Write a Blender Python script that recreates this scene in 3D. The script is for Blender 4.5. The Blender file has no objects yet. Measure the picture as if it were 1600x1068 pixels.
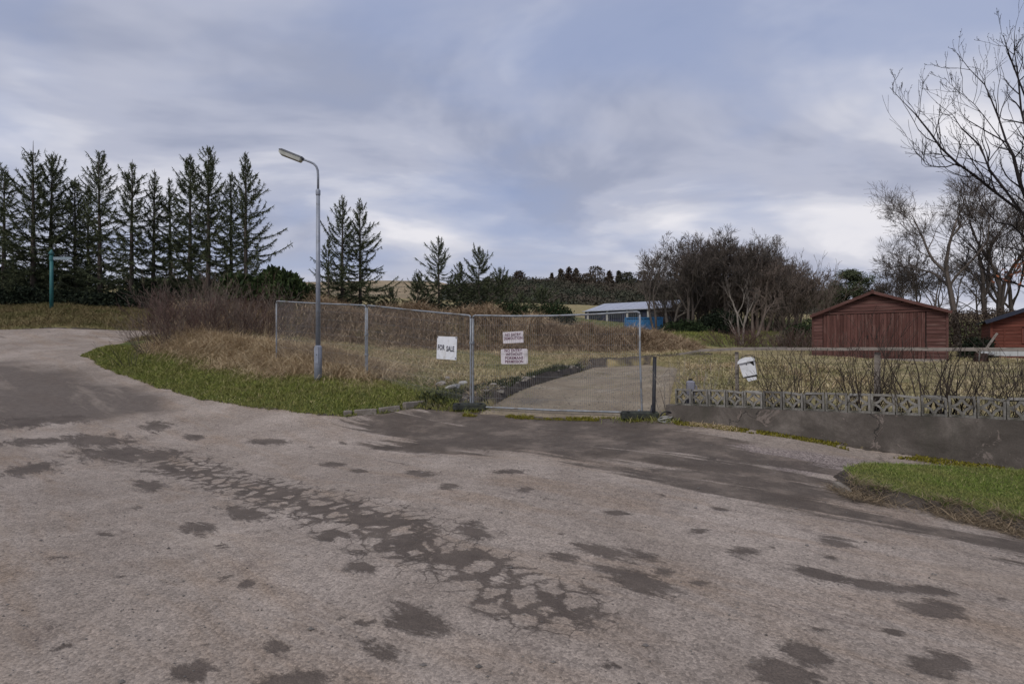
import bpy, math, random
import numpy as np
from mathutils import Vector, Matrix

S = bpy.context.scene
C = S.collection
R = math.radians

# ------------------------------------------------------------------ camera, sky, sun, exposure
CAMZ, F, HOR = 1.65, 800.0, 546.0            # eye height, focal length in photo pixels, horizon row
cam = bpy.data.cameras.new('camera')
cam.sensor_width = 36.0
cam.lens = 18.0
cam.shift_y = (HOR - 534.0) / 1600.0
cam.clip_start, cam.clip_end = 0.1, 3000
camo = bpy.data.objects.new('camera', cam)
camo.location = (0, 0, CAMZ)
camo.rotation_euler = (R(90), 0, 0)
C.objects.link(camo)
S.camera = camo

SUN_EL, SUN_AZ = R(48), R(205)               # azimuth clockwise from +Y (north)
w = bpy.data.worlds.new('World')
S.world = w
w.use_nodes = True
NT = w.node_tree
for n in list(NT.nodes): NT.nodes.remove(n)

def nd(nt, typ, **kw):
    n = nt.nodes.new(typ)
    for k, v in kw.items():
        if k == 'ins':
            for a, b in v.items(): n.inputs[a].default_value = b
        else:
            setattr(n, k, v)
    return n

def lk(nt, a, b): nt.links.new(a, b)

def mathn(nt, op, a, b=None, clamp=False):
    n = nt.nodes.new('ShaderNodeMath'); n.operation = op; n.use_clamp = clamp
    for i, v in enumerate((a, b)):
        if v is None: continue
        if isinstance(v, (int, float)): n.inputs[i].default_value = v
        else: nt.links.new(v, n.inputs[i])
    return n.outputs[0]

def ramp(nt, fac, stops, interp='LINEAR'):
    n = nt.nodes.new('ShaderNodeValToRGB'); n.color_ramp.interpolation = interp
    e = n.color_ramp.elements
    while len(e) < len(stops): e.new(0.5)
    for i, (p, c) in enumerate(stops):
        e[i].position = p
        e[i].color = (*c, 1) if len(c) == 3 else c
    nt.links.new(fac, n.inputs[0])
    return n.outputs[0]

def mixc(nt, fac, a, b, blend='MIX'):
    n = nt.nodes.new('ShaderNodeMix'); n.data_type = 'RGBA'; n.blend_type = blend
    n.clamp_factor = True
    if isinstance(fac, (int, float)): n.inputs[0].default_value = fac
    else: nt.links.new(fac, n.inputs[0])
    for i, v in ((6, a), (7, b)):
        if isinstance(v, tuple): n.inputs[i].default_value = (*v, 1)
        else: nt.links.new(v, n.inputs[i])
    return n.outputs[2]

def noise(nt, vec, scale, detail=4, rough=0.55, dist=0.0, out=0):
    n = nt.nodes.new('ShaderNodeTexNoise')
    n.inputs['Scale'].default_value = scale
    n.inputs['Detail'].default_value = detail
    n.inputs['Roughness'].default_value = rough
    n.inputs['Distortion'].default_value = dist
    if vec is not None: nt.links.new(vec, n.inputs['Vector'])
    return n.outputs[out]

sky = nd(NT, 'ShaderNodeTexSky', sky_type='NISHITA', sun_disc=False, sun_elevation=SUN_EL,
         sun_rotation=SUN_AZ, altitude=60, air_density=1.0, dust_density=2.0, ozone_density=1.5)
tc = nd(NT, 'ShaderNodeTexCoord')
sep = nd(NT, 'ShaderNodeSeparateXYZ'); lk(NT, tc.outputs['Generated'], sep.inputs[0])
zz = mathn(NT, 'ADD', mathn(NT, 'MAXIMUM', sep.outputs[2], 0.0), 0.22)
cx = mathn(NT, 'DIVIDE', sep.outputs[0], zz)
cy = mathn(NT, 'DIVIDE', sep.outputs[1], zz)
cmb = nd(NT, 'ShaderNodeCombineXYZ'); lk(NT, cx, cmb.inputs[0]); lk(NT, cy, cmb.inputs[1])
mp = nd(NT, 'ShaderNodeMapping')
mp.inputs['Location'].default_value = (5.5, 2.2, 1.0)
mp.inputs['Rotation'].default_value = (0, 0, R(-20))
mp.inputs['Scale'].default_value = (0.72, 1.0, 1.0)
lk(NT, cmb.outputs[0], mp.inputs[0])
n_big = noise(NT, mp.outputs[0], 0.9, 3, 0.5, 0.3)
n_mid = noise(NT, mp.outputs[0], 2.2, 5, 0.50, 0.25)
mp2 = nd(NT, 'ShaderNodeMapping'); mp2.inputs['Location'].default_value = (7.7, 3.3, 5.0)
lk(NT, mp.outputs[0], mp2.inputs[0])
n_sh = noise(NT, mp2.outputs[0], 1.6, 5, 0.52, 0.3)
cov = mathn(NT, 'ADD', mathn(NT, 'MULTIPLY', n_big, 0.55), mathn(NT, 'MULTIPLY', n_mid, 0.45))
cloud = ramp(NT, cov, [(0.38, (0.0,) * 3), (0.56, (1.0,) * 3)], 'EASE')
shade = ramp(NT, n_sh, [(0.34, (2.5, 2.75, 3.65)), (0.47, (3.5, 3.68, 4.5)), (0.56, (4.75, 4.82, 5.4)), (0.66, (6.2, 6.1, 6.4))], 'EASE')
bluemix = mixc(NT, 0.85, sky.outputs[0], (2.15, 2.65, 4.2))
thin = mathn(NT, 'ADD', mathn(NT, 'MULTIPLY', cloud, 0.72), 0.26)
skyc = mixc(NT, thin, bluemix, shade)
# towards the horizon the layers thicken into pale grey
hz = ramp(NT, mathn(NT, 'MAXIMUM', sep.outputs[2], 0.0), [(0.0, (1,) * 3), (0.34, (0,) * 3)], 'EASE')
skyh = mixc(NT, mathn(NT, 'MULTIPLY', hz, 0.40), skyc, (4.9, 4.88, 5.35))
bg = nd(NT, 'ShaderNodeBackground'); bg.inputs['Strength'].default_value = 0.1
lk(NT, skyh, bg.inputs[0])
wo = nd(NT, 'ShaderNodeOutputWorld'); lk(NT, bg.outputs[0], wo.inputs[0])

sl = bpy.data.lights.new('sun', 'SUN'); sl.energy = 1.5; sl.angle = R(18); sl.color = (1.0, 0.95, 0.88)
so = bpy.data.objects.new('sun', sl)
sd_ = Vector((math.sin(SUN_AZ) * math.cos(SUN_EL), math.cos(SUN_AZ) * math.cos(SUN_EL), math.sin(SUN_EL)))
so.rotation_euler = sd_.to_track_quat('Z', 'Y').to_euler()
so.location = (0, 0, 30)
C.objects.link(so)

vs = S.view_settings
vs.view_transform = 'Standard'; vs.look = 'None'; vs.gamma = 1.0; vs.use_curve_mapping = False
vs.exposure = 0.44
S.render.engine = 'CYCLES'
S.cycles.use_denoising = True
S.cycles.max_bounces = 6
S.cycles.transparent_max_bounces = 8

# ------------------------------------------------------------------ helpers
rng = np.random.default_rng(7)
random.seed(7)

def tag(o, label=None, cat=None, group=None, kind=None):
    if label: o['label'] = label
    if cat: o['category'] = cat
    if group: o['group'] = group
    if kind: o['kind'] = kind
    return o

def empty(name, loc=(0, 0, 0), rz=0.0):
    o = bpy.data.objects.new(name, None); C.objects.link(o)
    o.location = loc; o.rotation_euler = (0, 0, rz); o.empty_display_size = 0.2
    return o

def mesh_np(name, V, faces, mat=None, parent=None, smooth=False, attrs=None, rot=None, loc=None):
    """V (n,3); faces: list of (m,k) int arrays, one per polygon size."""
    V = np.asarray(V, np.float32)
    me = bpy.data.meshes.new(name)
    me.vertices.add(len(V)); me.vertices.foreach_set('co', V.ravel())
    fl = [np.asarray(f, np.int32) for f in faces if len(f)]
    nl = sum(f.size for f in fl); npoly = sum(len(f) for f in fl)
    me.loops.add(nl); me.polygons.add(npoly)
    me.loops.foreach_set('vertex_index', np.concatenate([f.ravel() for f in fl]))
    tot = np.concatenate([np.full(len(f), f.shape[1], np.int32) for f in fl])
    start = np.concatenate([[0], np.cumsum(tot)[:-1]]).astype(np.int32)
    me.polygons.foreach_set('loop_start', start)
    me.polygons.foreach_set('loop_total', tot)
    me.polygons.foreach_set('use_smooth', np.full(npoly, smooth))
    if attrs:
        for k, v in attrs.items():
            a = me.attributes.new(k, 'FLOAT', 'POINT'); a.data.foreach_set('value', np.asarray(v, np.float32))
    me.update(calc_edges=True)
    me.validate()
    o = bpy.data.objects.new(name, me); C.objects.link(o)
    if mat: me.materials.append(mat)
    if parent: o.parent = parent
    if loc is not None: o.location = loc
    if rot is not None: o.rotation_euler = rot
    return o

class MB:
    """collects boxes, tubes and polygons for ONE mesh object"""
    def __init__(self): self.v = []; self.f = {}
    def add(self, V, F_):
        b = len(self.v); self.v.extend([tuple(p) for p in V])
        for f in F_: self.f.setdefault(len(f), []).append([b + i for i in f])
    def box(self, c, s, rz=0.0, ry=0.0, rx=0.0, taper=1.0):
        M = Matrix.Rotation(rz, 3, 'Z') @ Matrix.Rotation(ry, 3, 'Y') @ Matrix.Rotation(rx, 3, 'X')
        V = []
        for z in (-.5, .5):
            k = taper if z > 0 else 1.0
            for x, y in ((-.5, -.5), (.5, -.5), (.5, .5), (-.5, .5)):
                V.append(Vector(c) + M @ Vector((x * s[0] * k, y * s[1] * k, z * s[2])))
        self.add(V, [(3, 2, 1, 0), (4, 5, 6, 7), (0, 1, 5, 4), (1, 2, 6, 5), (2, 3, 7, 6), (3, 0, 4, 7)])
        return self
    def bevbox(self, c, s, b, rz=0.0):
        """box with chamfered vertical and top edges"""
        M = Matrix.Rotation(rz, 3, 'Z'); hx, hy = s[0] / 2, s[1] / 2
        def ring(ix, z):
            x, y = hx - ix, hy - ix; q = b
            pts = [(x, -y + q), (x, y - q), (x - q, y), (-x + q, y), (-x, y - q), (-x, -y + q), (-x + q, -y), (x - q, -y)]
            return [Vector(c) + M @ Vector((p[0], p[1], z)) for p in pts]
        V = ring(0, -s[2] / 2) + ring(0, s[2] / 2 - b) + ring(b, s[2] / 2)
        F_ = [tuple(range(7, -1, -1)), tuple(range(16, 24))]
        for k in (0, 8):
            for i in range(8):
                j = (i + 1) % 8; F_.append((k + i, k + j, k + 8 + j, k + 8 + i))
        self.add(V, F_); return self
    def tube(self, pts, r, n=8, cap=True, closed=False):
        pts = [Vector(p) for p in pts]; m = len(pts)
        if not hasattr(r, '__len__'): r = [r] * m
        V = []; up = None
        for i, p in enumerate(pts):
            if closed: t = pts[(i + 1) % m] - pts[i - 1]
            else: t = pts[min(i + 1, m - 1)] - pts[max(i - 1, 0)]
            t.normalize()
            if up is None:
                a = Vector((0, 0, 1)) if abs(t.z) < 0.9 else Vector((1, 0, 0))
                up = t.cross(a).normalized()
            up = (up - t * up.dot(t)).normalized(); q = t.cross(up)
            for k in range(n):
                an = 2 * math.pi * k / n
                V.append(p + (up * math.cos(an) + q * math.sin(an)) * r[i])
        F_ = []
        for i in range(m if closed else m - 1):
            for k in range(n):
                a, b2 = i * n + k, i * n + (k + 1) % n
                c, d = ((i + 1) % m) * n + (k + 1) % n, ((i + 1) % m) * n + k
                F_.append((a, b2, c, d))
        if cap and not closed:
            F_.append(tuple(range(n - 1, -1, -1))); F_.append(tuple(range((m - 1) * n, m * n)))
        self.add(V, F_); return self
    def prism(self, outline, y0, y1):
        """outline of (x,z) extruded along y"""
        n = len(outline)
        V = [(x, y0, z) for x, z in outline] + [(x, y1, z) for x, z in outline]
        F_ = [tuple(range(n)), tuple(range(2 * n - 1, n - 1, -1))]
        for i in range(n):
            j = (i + 1) % n; F_.append((j, i, n + i, n + j))
        self.add(V, F_); return self
    def build(self, name, mat=None, parent=None, smooth=False, loc=None, rot=None):
        o = mesh_np(name, self.v, [np.array(v) for v in self.f.values()], mat, parent, smooth, loc=loc, rot=rot)
        return o

def unit(a): return a / np.maximum(np.linalg.norm(a, axis=-1, keepdims=True), 1e-9)

def segs_mesh(P0, P1, R0, R1, n=4):
    """one frustum per segment, all at once"""
    P0, P1 = np.asarray(P0, float), np.asarray(P1, float)
    R0, R1 = np.asarray(R0, float), np.asarray(R1, float)
    t = unit(P1 - P0)
    a = np.where(np.abs(t[:, 2:3]) < 0.9, np.array([[0, 0, 1.0]]), np.array([[1.0, 0, 0]]))
    u = unit(np.cross(t, a)); q = np.cross(t, u)
    m = len(P0); V = np.zeros((m, 2, n, 3))
    for k in range(n):
        an = 2 * math.pi * k / n
        d = u * math.cos(an) + q * math.sin(an)
        V[:, 0, k] = P0 + d * R0[:, None]; V[:, 1, k] = P1 + d * R1[:, None]
    base = (np.arange(m) * 2 * n)[:, None]
    Q = []
    for k in range(n):
        k2 = (k + 1) % n
        Q.append(np.concatenate([base + k, base + k2, base + n + k2, base + n + k], 1))
    return V.reshape(-1, 3), np.concatenate(Q)

def diamonds(P, D, L, W, rs):
    """needle sprays: a thin diamond per entry along unit direction D"""
    a = unit(rs.normal(size=P.shape)); s = unit(np.cross(D, a))
    mid = P + D * (L * 0.45)[:, None]
    V = np.stack([P, mid + s * (W / 2)[:, None], P + D * L[:, None], mid - s * (W / 2)[:, None]], 1)
    b = (np.arange(len(P)) * 4)[:, None]
    return V.reshape(-1, 3), np.concatenate([b, b + 1, b + 2, b + 3], 1)

def blades(P, L, W, az, lean, bend, rs):
    """bent grass blades: base pair, middle pair, tip"""
    n = len(P)
    d = np.stack([np.cos(az), np.sin(az), np.zeros(n)], 1)
    side = np.stack([-np.sin(az), np.cos(az), np.zeros(n)], 1)
    tw = rs.uniform(0, math.pi, n)
    side = unit(side * np.cos(tw)[:, None] + d * np.sin(tw)[:, None])
    def at(t):
        a = lean + bend * t
        return P + (d * np.sin(a)[:, None] + np.array([0, 0, 1.0]) * np.cos(a)[:, None]) * (L * t)[:, None]
    m, tip = at(0.55), at(1.0)
    hw = (W / 2)[:, None]
    V = np.stack([P - side * hw, P + side * hw, m + side * hw * 0.8, m - side * hw * 0.8, tip], 1)
    b = (np.arange(n) * 5)[:, None]
    return V.reshape(-1, 3), np.concatenate([b, b + 1, b + 2, b + 3], 1), np.concatenate([b + 3, b + 2, b + 4], 1)

_perm = np.random.default_rng(3).random((256, 256))
def vnoise(x, y):
    xi, yi = np.floor(x).astype(int), np.floor(y).astype(int)
    fx, fy = x - xi, y - yi
    fx = fx * fx * (3 - 2 * fx); fy = fy * fy * (3 - 2 * fy)
    g = lambda a, b: _perm[a & 255, b & 255]
    return (g(xi, yi) * (1 - fx) + g(xi + 1, yi) * fx) * (1 - fy) + (g(xi, yi + 1) * (1 - fx) + g(xi + 1, yi + 1) * fx) * fy
def fbm(x, y, o=4):
    s, a, t = 0, 0.5, 0
    for i in range(o):
        s = s + a * vnoise(x * 2 ** i + 17.3 * i, y * 2 ** i + 5.1 * i); t += a; a *= 0.5
    return s / t

def sstep(a, b, x):
    t = np.clip((x - a) / (b - a), 0, 1); return t * t * (3 - 2 * t)

def poly_sd(poly, x, y):
    """signed distance to a polygon, positive OUTSIDE"""
    x = np.asarray(x, float); y = np.asarray(y, float)
    d = np.full(x.shape, 1e9); inside = np.zeros(x.shape, bool)
    n = len(poly)
    for i in range(n):
        ax, ay = poly[i]; bx, by = poly[(i + 1) % n]
        ex, ey = bx - ax, by - ay
        t = np.clip(((x - ax) * ex + (y - ay) * ey) / (ex * ex + ey * ey + 1e-12), 0, 1)
        d = np.minimum(d, np.hypot(x - ax - t * ex, y - ay - t * ey))
        c = ((ay > y) != (by > y))
        with np.errstate(divide='ignore', invalid='ignore'):
            xx = (bx - ax) * (y - ay) / (by - ay + 1e-12) + ax
        inside ^= c & (x < xx)
    return np.where(inside, -d, d)

# ------------------------------------------------------------------ the lie of the land
def at(px, D): return (px - 800.0) * D / F
def zat(py, D): return CAMZ - (py - HOR) * D / F
CT = [(0, 0, 0), (-6, 1, .03), (6, 1, -.06), (-2, 4, .02), (4, 4, 0), (0, 7, .1), (-7, 6, .12), (-14, 4, .15), (12, 2, -.15),
      (3.73, 5.85, .05), (6.84, 6.84, .035), (2.93, 9.76, .30), (9.5, 4.8, -.08), (4.35, 8.70, .25), (5.74, 7.66, .10), (5.1, 10.4, .45), (7.6, 8.6, .35)]
for px, py, D in [(1002, 650, 10.3), (737, 640, 11.27), (560, 648, 10.6), (400, 637, 11.4), (300, 620, 12.4), (200, 590, 14.5),
                  (130, 557, 16.3), (0, 600, 13), (0, 548, 17.5), (0, 517, 22), (220, 520, 24), (497, 598, 12.5), (80, 482, 26.5),
                  (220, 492, 26.5), (-200, 480, 26), (100, 478, 31), (300, 482, 31), (420, 492, 31), (573, 593, 13.4), (431, 578, 14.9),
                  (300, 545, 17.5), (380, 545, 20), (600, 548, 24), (800, 548, 26), (950, 545, 30), (900, 577, 19.5), (740, 616, 12.6),
                  (1000, 578, 18.5), (1375, 563, 22), (1600, 566, 21), (1100, 562, 20), (1375, 600, 12.3), (1100, 600, 12.6), (1600, 592, 12.5), (1060, 543, 31),
                  (1150, 525, 40), (1000, 517, 44), (960, 501, 60), (920, 505, 50), (1000, 511, 50), (860, 498, 50), (1250, 500, 60), (1560, 520, 45), (1560, 500, 80),
                  (560, 492, 45), (740, 495, 45), (560, 470, 75), (800, 478, 90), (100, 450, 75), (300, 452, 75), (-400, 450, 80), (2000, 500, 80), (0, 462, 130), (300, 462, 130), (600, 466, 130), (900, 474, 130), (1300, 494, 130), (1700, 505, 130)]:
    CT.append((at(px, D), D, zat(py, D)))
CT = np.array(CT, float)
def _warp(x, y):
    yy = np.maximum(y, -2.0) + 8.0
    return np.stack([2.2 * x / yy, np.log(yy) * 1.6], -1)
_cw = _warp(CT[:, 0], CT[:, 1])
def _tps(r2): return np.where(r2 > 1e-12, 0.5 * r2 * np.log(np.maximum(r2, 1e-12)), 0)
_n = len(CT)
_K = _tps(((_cw[:, None] - _cw[None]) ** 2).sum(-1)) + np.eye(_n) * 0.002
_Pm = np.concatenate([np.ones((_n, 1)), _cw], 1)
_A = np.zeros((_n + 3, _n + 3)); _A[:_n, :_n] = _K; _A[:_n, _n:] = _Pm; _A[_n:, :_n] = _Pm.T
_w = np.linalg.solve(_A, np.concatenate([CT[:, 2], np.zeros(3)]))
def h0(x, y):
    x = np.asarray(x, float); y = np.asarray(y, float); sh = x.shape
    x = x.ravel(); y = y.ravel(); out = np.zeros(len(x))
    for s in range(0, len(x), 40000):
        xs, ys = x[s:s + 40000], y[s:s + 40000]
        xc = np.clip(xs, -2.2 * (np.maximum(ys, 0) + 8), 2.2 * (np.maximum(ys, 0) + 8))
        q = _warp(xc, np.minimum(ys, 110))
        out[s:s + 40000] = _tps(((q[:, None] - _cw[None]) ** 2).sum(-1)) @ _w[:_n] + _w[_n] + q @ _w[_n + 1:]
    return out.reshape(sh)
def gp(px, py, z0=0.3):
    """the ground point seen at a photo pixel"""
    dx, dz = (px - 800) / F, -(py - HOR) / F
    Ds = np.arange(1.5, 60, 0.1)
    below = CAMZ + dz * Ds <= h0(dx * Ds, Ds)
    hi = float(Ds[np.argmax(below)]) if below.any() else 60.0
    lo = hi - .1
    for _ in range(9):
        m = (lo + hi) / 2
        if CAMZ + dz * m <= float(h0(dx * m, m)): hi = m
        else: lo = m
    return (dx * hi, hi)

MOUND = [(-15.5, 26.0), (-9, 27), (-2, 27.6), (4, 29), (8.3, 30)]
def ridge(x, y, line, sig, hgt):
    d = np.full(np.shape(x), 1e9)
    for (ax, ay), (bx, by) in zip(line[:-1], line[1:]):
        ex, ey = bx - ax, by - ay
        t = np.clip(((x - ax) * ex + (y - ay) * ey) / (ex * ex + ey * ey), 0, 1)
        d = np.minimum(d, np.hypot(x - ax - t * ex, y - ay - t * ey))
    return hgt * np.exp(-(d / sig) ** 2)
def bumps(x, y):
    md = np.sqrt(-np.log(np.maximum(ridge(x, y, MOUND, 1.0, 1.0), 1e-30)))
    mh = np.interp(x, [-16, -11, -1, 2.5, 6, 9], [1.0, 1.45, 1.4, 1.15, .85, .5])
    b = mh * (1 - sstep(.7, 2.3, md + (fbm(x * .7, y * .7, 3) - .5) * 1.0)) * (0.50 + 1.0 * fbm(x * .75 + 4, y * .75, 3))
    b = np.maximum(b, ridge(x, y, [(9.5, 33), (13, 34)], 1.9, 0.62))
    b = b + ridge(x, y, [(-10.6, 17.2), (-8, 16.2), (-5.6, 15.0)], 0.9, 0.38)
    b = b + ridge(x, y, [(-.55, 12.3), (0.9, 14.8), (2.2, 18.4)], 0.45, 0.16)
    b = b + ridge(x, y, [(2.6, 20.6), (7.5, 20.4)], 0.6, 0.25)
    far = sstep(11, 16, y)
    return b + far * (fbm(x * .8, y * .8, 3) - .5) * 0.22

SLAB = [(-0.75, 10.9), (2.9, 9.95), (3.2, 10.4), (5.7, 17.4), (5.4, 20.2), (3.2, 20.2), (2.0, 17.4), (0.3, 13.6)]
edge_px = [(265, 521), (215, 530), (180, 539), (150, 546), (128, 556), (160, 575), (200, 591), (250, 607), (300, 621), (350, 631), (400, 638),
           (450, 644), (500, 648), (545, 650)]
edge = [gp(*p) for p in edge_px]
far_edge = [(-60, 21.2), (at(-120, 21.5), 21.5), (at(0, 22), 22.0), (at(120, 23.0), 23.0), (at(220, 24), 24.0), (at(330, 26.5), 26.5), (at(345, 25), 25)]
ROAD = [(-60, -40), (40, -40), (40, 0.0), (12.0, 2.6), (9.0, 4.4), (6.9, 6.72), (2.93, 9.72), (2.55, 10.35), (-0.75, 11.1)] + \
       [gp(640, 640), gp(600, 646)] + edge[::-1] + far_edge[::-1]
isl_px = [(1302, 742), (1330, 733), (1400, 734), (1500, 739), (1600, 745)]
isl_b = [gp(*p) for p in isl_px]
isl_f = [gp(*p) for p in [(1600, 836), (1500, 812), (1420, 795), (1350, 780), (1315, 766)]]
ISLAND = isl_b + [(8.0, 5.0), (11, 3.0), (11, 0.5), (7.2, 2.1)] + isl_f
def road_sd(x, y):
    s = poly_sd(ROAD, x, y)
    s = s + (fbm(x * 2.3, y * 2.3, 3) - 0.5) * 0.22
    return s
def isl_sd(x, y):
    return poly_sd(ISLAND, x, y) + (fbm(x * 3.1 + 9, y * 3.1, 3) - 0.5) * 0.12
def wall_side(x, y):            # >0 behind the garden wall line
    return (x - 2.93) * 0.598 + (y - 9.76) * 0.801
def garden_lift(x, y):
    d = wall_side(x, y)
    along = (x - 2.93) * 0.801 - (y - 9.76) * 0.598
    tgt = 0.5 - h0(x, y)
    k = sstep(-0.02, 0.1, d - .1) * (1 - sstep(1.5, 5, d)) * sstep(-0.05, 0.3, along)
    return np.maximum(tgt, 0) * k
def gz(x, y):
    """finished ground level (soil), dipping under the road and the slab"""
    x = np.asarray(x, float); y = np.asarray(y, float)
    b = h0(x, y)
    rs, isd, ss = road_sd(x, y), isl_sd(x, y), poly_sd(SLAB, x, y)
    out_ = np.minimum(rs, 9)
    lift = 0.09 * sstep(0.0, 0.35, out_) + bumps(x, y) * sstep(0, 1.2, out_) + garden_lift(x, y)
    lift_i = 0.13 * sstep(0, 0.12, -isd) + .03 * sstep(.1, .8, -isd)
    on_isl = isd < 0
    z = b + np.where(on_isl, lift_i, lift)
    dip = np.clip(-rs * 1.2, 0, 0.25)
    z = np.where((rs < 0) & ~on_isl, b - np.minimum(dip, np.clip(isd * 1.5, 0, .25)), z)
    z = np.where(ss < 0, np.minimum(z, b - np.clip(-ss * 1.5, 0.0, 0.2)), z)
    return z

def axis(lo, hi, fine0, fine1, step, grow=1.16):
    a = list(np.arange(fine0, fine1 + 1e-6, step)); s = step
    while a[-1] < hi: s *= grow; a.append(a[-1] + s)
    s = step; pre = []
    v = fine0
    while v > lo: s *= grow; v -= s; pre.append(v)
    return np.array(pre[::-1] + a)

def grid_mesh(name, xs, ys, zf, mat, attrs=None, smooth=True, keep=None):
    X, Y = np.meshgrid(xs, ys)
    Z = zf(X, Y)
    nx, ny = len(xs), len(ys)
    i = np.arange(ny - 1)[:, None] * nx + np.arange(nx - 1)[None]
    Q = np.stack([i, i + 1, i + nx + 1, i + nx], -1).reshape(-1, 4)
    if keep is not None:
        k = keep(X, Y)
        kk = k[:-1, :-1] | k[1:, :-1] | k[:-1, 1:] | k[1:, 1:]
        Q = Q[kk.ravel()]
    V = np.stack([X, Y, Z], -1).reshape(-1, 3)
    A = {a: f(X, Y).ravel() for a, f in (attrs or {}).items()}
    if keep is not None:
        used = np.unique(Q); remap = -np.ones(len(V), int); remap[used] = np.arange(len(used))
        V = V[used]; Q = remap[Q]; A = {a: v[used] for a, v in A.items()}
    return mesh_np(name, V, [Q], mat, None, smooth, A)

# ------------------------------------------------------------------ materials
def new_mat(name):
    m = bpy.data.materials.new(name); m.use_nodes = True
    nt = m.node_tree; b = nt.nodes['Principled BSDF']
    b.inputs['Specular IOR Level'].default_value = 0.25
    return m, nt, b

def bump(nt, b, hgt, strength, dist=0.01):
    n = nt.nodes.new('ShaderNodeBump'); n.inputs['Strength'].default_value = strength; n.inputs['Distance'].default_value = dist
    nt.links.new(hgt, n.inputs['Height']); nt.links.new(n.outputs[0], b.inputs['Normal'])

def pos(nt): return nt.nodes.new('ShaderNodeNewGeometry').outputs['Position']
def objc(nt): return nt.nodes.new('ShaderNodeTexCoord').outputs['Object']
def attr(nt, name):
    n = nt.nodes.new('ShaderNodeAttribute'); n.attribute_name = name; return n.outputs['Fac']
def scaled(nt, vec, s, rz=0.0):
    if rz:                                   # turn first, then stretch
        n0 = nt.nodes.new('ShaderNodeMapping'); n0.inputs['Rotation'].default_value = (0, 0, rz)
        nt.links.new(vec, n0.inputs[0]); vec = n0.outputs[0]
    n = nt.nodes.new('ShaderNodeMapping'); n.inputs['Scale'].default_value = s
    nt.links.new(vec, n.inputs[0]); return n.outputs[0]

def m_plain(name, c1, c2, scale=6.0, rough=0.75, metal=0.0, bmp=0.0, stretch=(1, 1, 1), detail=6, c3=None, c3scale=2.0, spec=0.25):
    m, nt, b = new_mat(name)
    v = scaled(nt, objc(nt), stretch)
    f = noise(nt, v, scale, detail, 0.6)
    col = ramp(nt, f, [(0.32, c1), (0.68, c2)])
    if c3:
        f2 = noise(nt, v, c3scale, 5, 0.65, 0.4)
        col = mixc(nt, ramp(nt, f2, [(0.52, (0,) * 3), (0.66, (1,) * 3)]), col, c3)
    nt.links.new(col, b.inputs['Base Color'])
    b.inputs['Roughness'].default_value = rough; b.inputs['Metallic'].default_value = metal
    b.inputs['Specular IOR Level'].default_value = spec
    if bmp: bump(nt, b, noise(nt, v, scale * 6, 5, 0.6), bmp, 0.01)
    return m

def m_rnd(name, stops, rough=0.8, trans=0.0, clump=None):
    """plant matter: each blade or spray has its own tint from the attribute rnd; clump = (scale, colour, amount) drifts patches"""
    m, nt, b = new_mat(name)
    col = ramp(nt, attr(nt, 'rnd'), stops)
    if clump:
        f = noise(nt, pos(nt), clump[0], 4, 0.6)
        col = mixc(nt, mathn(nt, 'MULTIPLY', ramp(nt, f, [(0.42, (0,) * 3), (0.62, (1,) * 3)]), clump[2]), col, clump[1])
    nt.links.new(col, b.inputs['Base Color'])
    b.inputs['Roughness'].default_value = rough
    b.inputs['Specular IOR Level'].default_value = 0.12
    return m

M = {}
M['galv'] = m_plain('galvanised_steel', (.17, .185, .205), (.27, .285, .31), 9, 0.55, 0.3, c3=(.16, .14, .12), c3scale=3)
M['lamp'] = m_plain('lamp_post_paint', (.20, .22, .26), (.29, .31, .36), 5, 0.55, 0.2, c3=(.17, .17, .17), c3scale=2.5)
M['lantern'] = m_plain('lantern_shell', (.07, .075, .085), (.11, .115, .125), 8, 0.6)
M['bowl'] = m_plain('lantern_bowl', (.34, .35, .31), (.44, .44, .40), 6, 0.35, spec=0.5)
M['wire'] = m_plain('fence_wire', (.17, .17, .175), (.25, .25, .26), 20, 0.5, 0.5)
M['stem_dark'] = m_plain('dark_stem_bark', (.028, .022, .018), (.062, .048, .040), 6, .95)
M['rust_wire'] = m_plain('old_wire', (.06, .05, .045), (.13, .10, .08), 20, 0.8)
M['rubber'] = m_plain('fence_foot_rubber', (.020, .022, .020), (.040, .044, .038), 12, 0.85, bmp=0.4, c3=(.06, .065, .04), c3scale=3)
M['sign_white'] = m_plain('sign_board', (.60, .62, .66), (.70, .71, .74), 5, 0.55, c3=(.50, .50, .50), c3scale=4)
M['sign_pink'] = m_plain('faded_sign_board', (.58, .54, .57), (.68, .64, .67), 5, 0.6, c3=(.50, .47, .46), c3scale=6)
M['ink'] = m_plain('black_lettering', (.02, .02, .03), (.05, .05, .07), 20, 0.6)
M['ink_red'] = m_plain('maroon_lettering', (.10, .03, .07), (.16, .07, .11), 20, 0.6)
M['black_post'] = m_plain('black_painted_steel', (.012, .012, .016), (.03, .03, .035), 10, 0.5)
M['cable'] = m_plain('cable_sheath', (.20, .20, .19), (.32, .31, .29), 15, 0.7)
M['box_white'] = m_plain('mail_box_paint', (.55, .56, .58), (.66, .67, .69), 6, 0.5, c3=(.42, .42, .42), c3scale=5)
M['dark'] = m_plain('dark_gap', (.015, .014, .013), (.03, .028, .026), 8, 0.9)
M['teal'] = m_plain('teal_paint', (.022, .10, .105), (.035, .14, .14), 4, 0.55, c3=(.05, .10, .10), c3scale=3)
M['blade'] = m_plain('sign_blade_paint', (.16, .21, .24), (.22, .27, .30), 5, 0.5)
M['timber_grey'] = m_plain('weathered_timber', (.17, .145, .125), (.30, .265, .235), 5, 0.9, bmp=0.5, stretch=(1, 8, 8), c3=(.12, .11, .09), c3scale=3)
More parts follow.
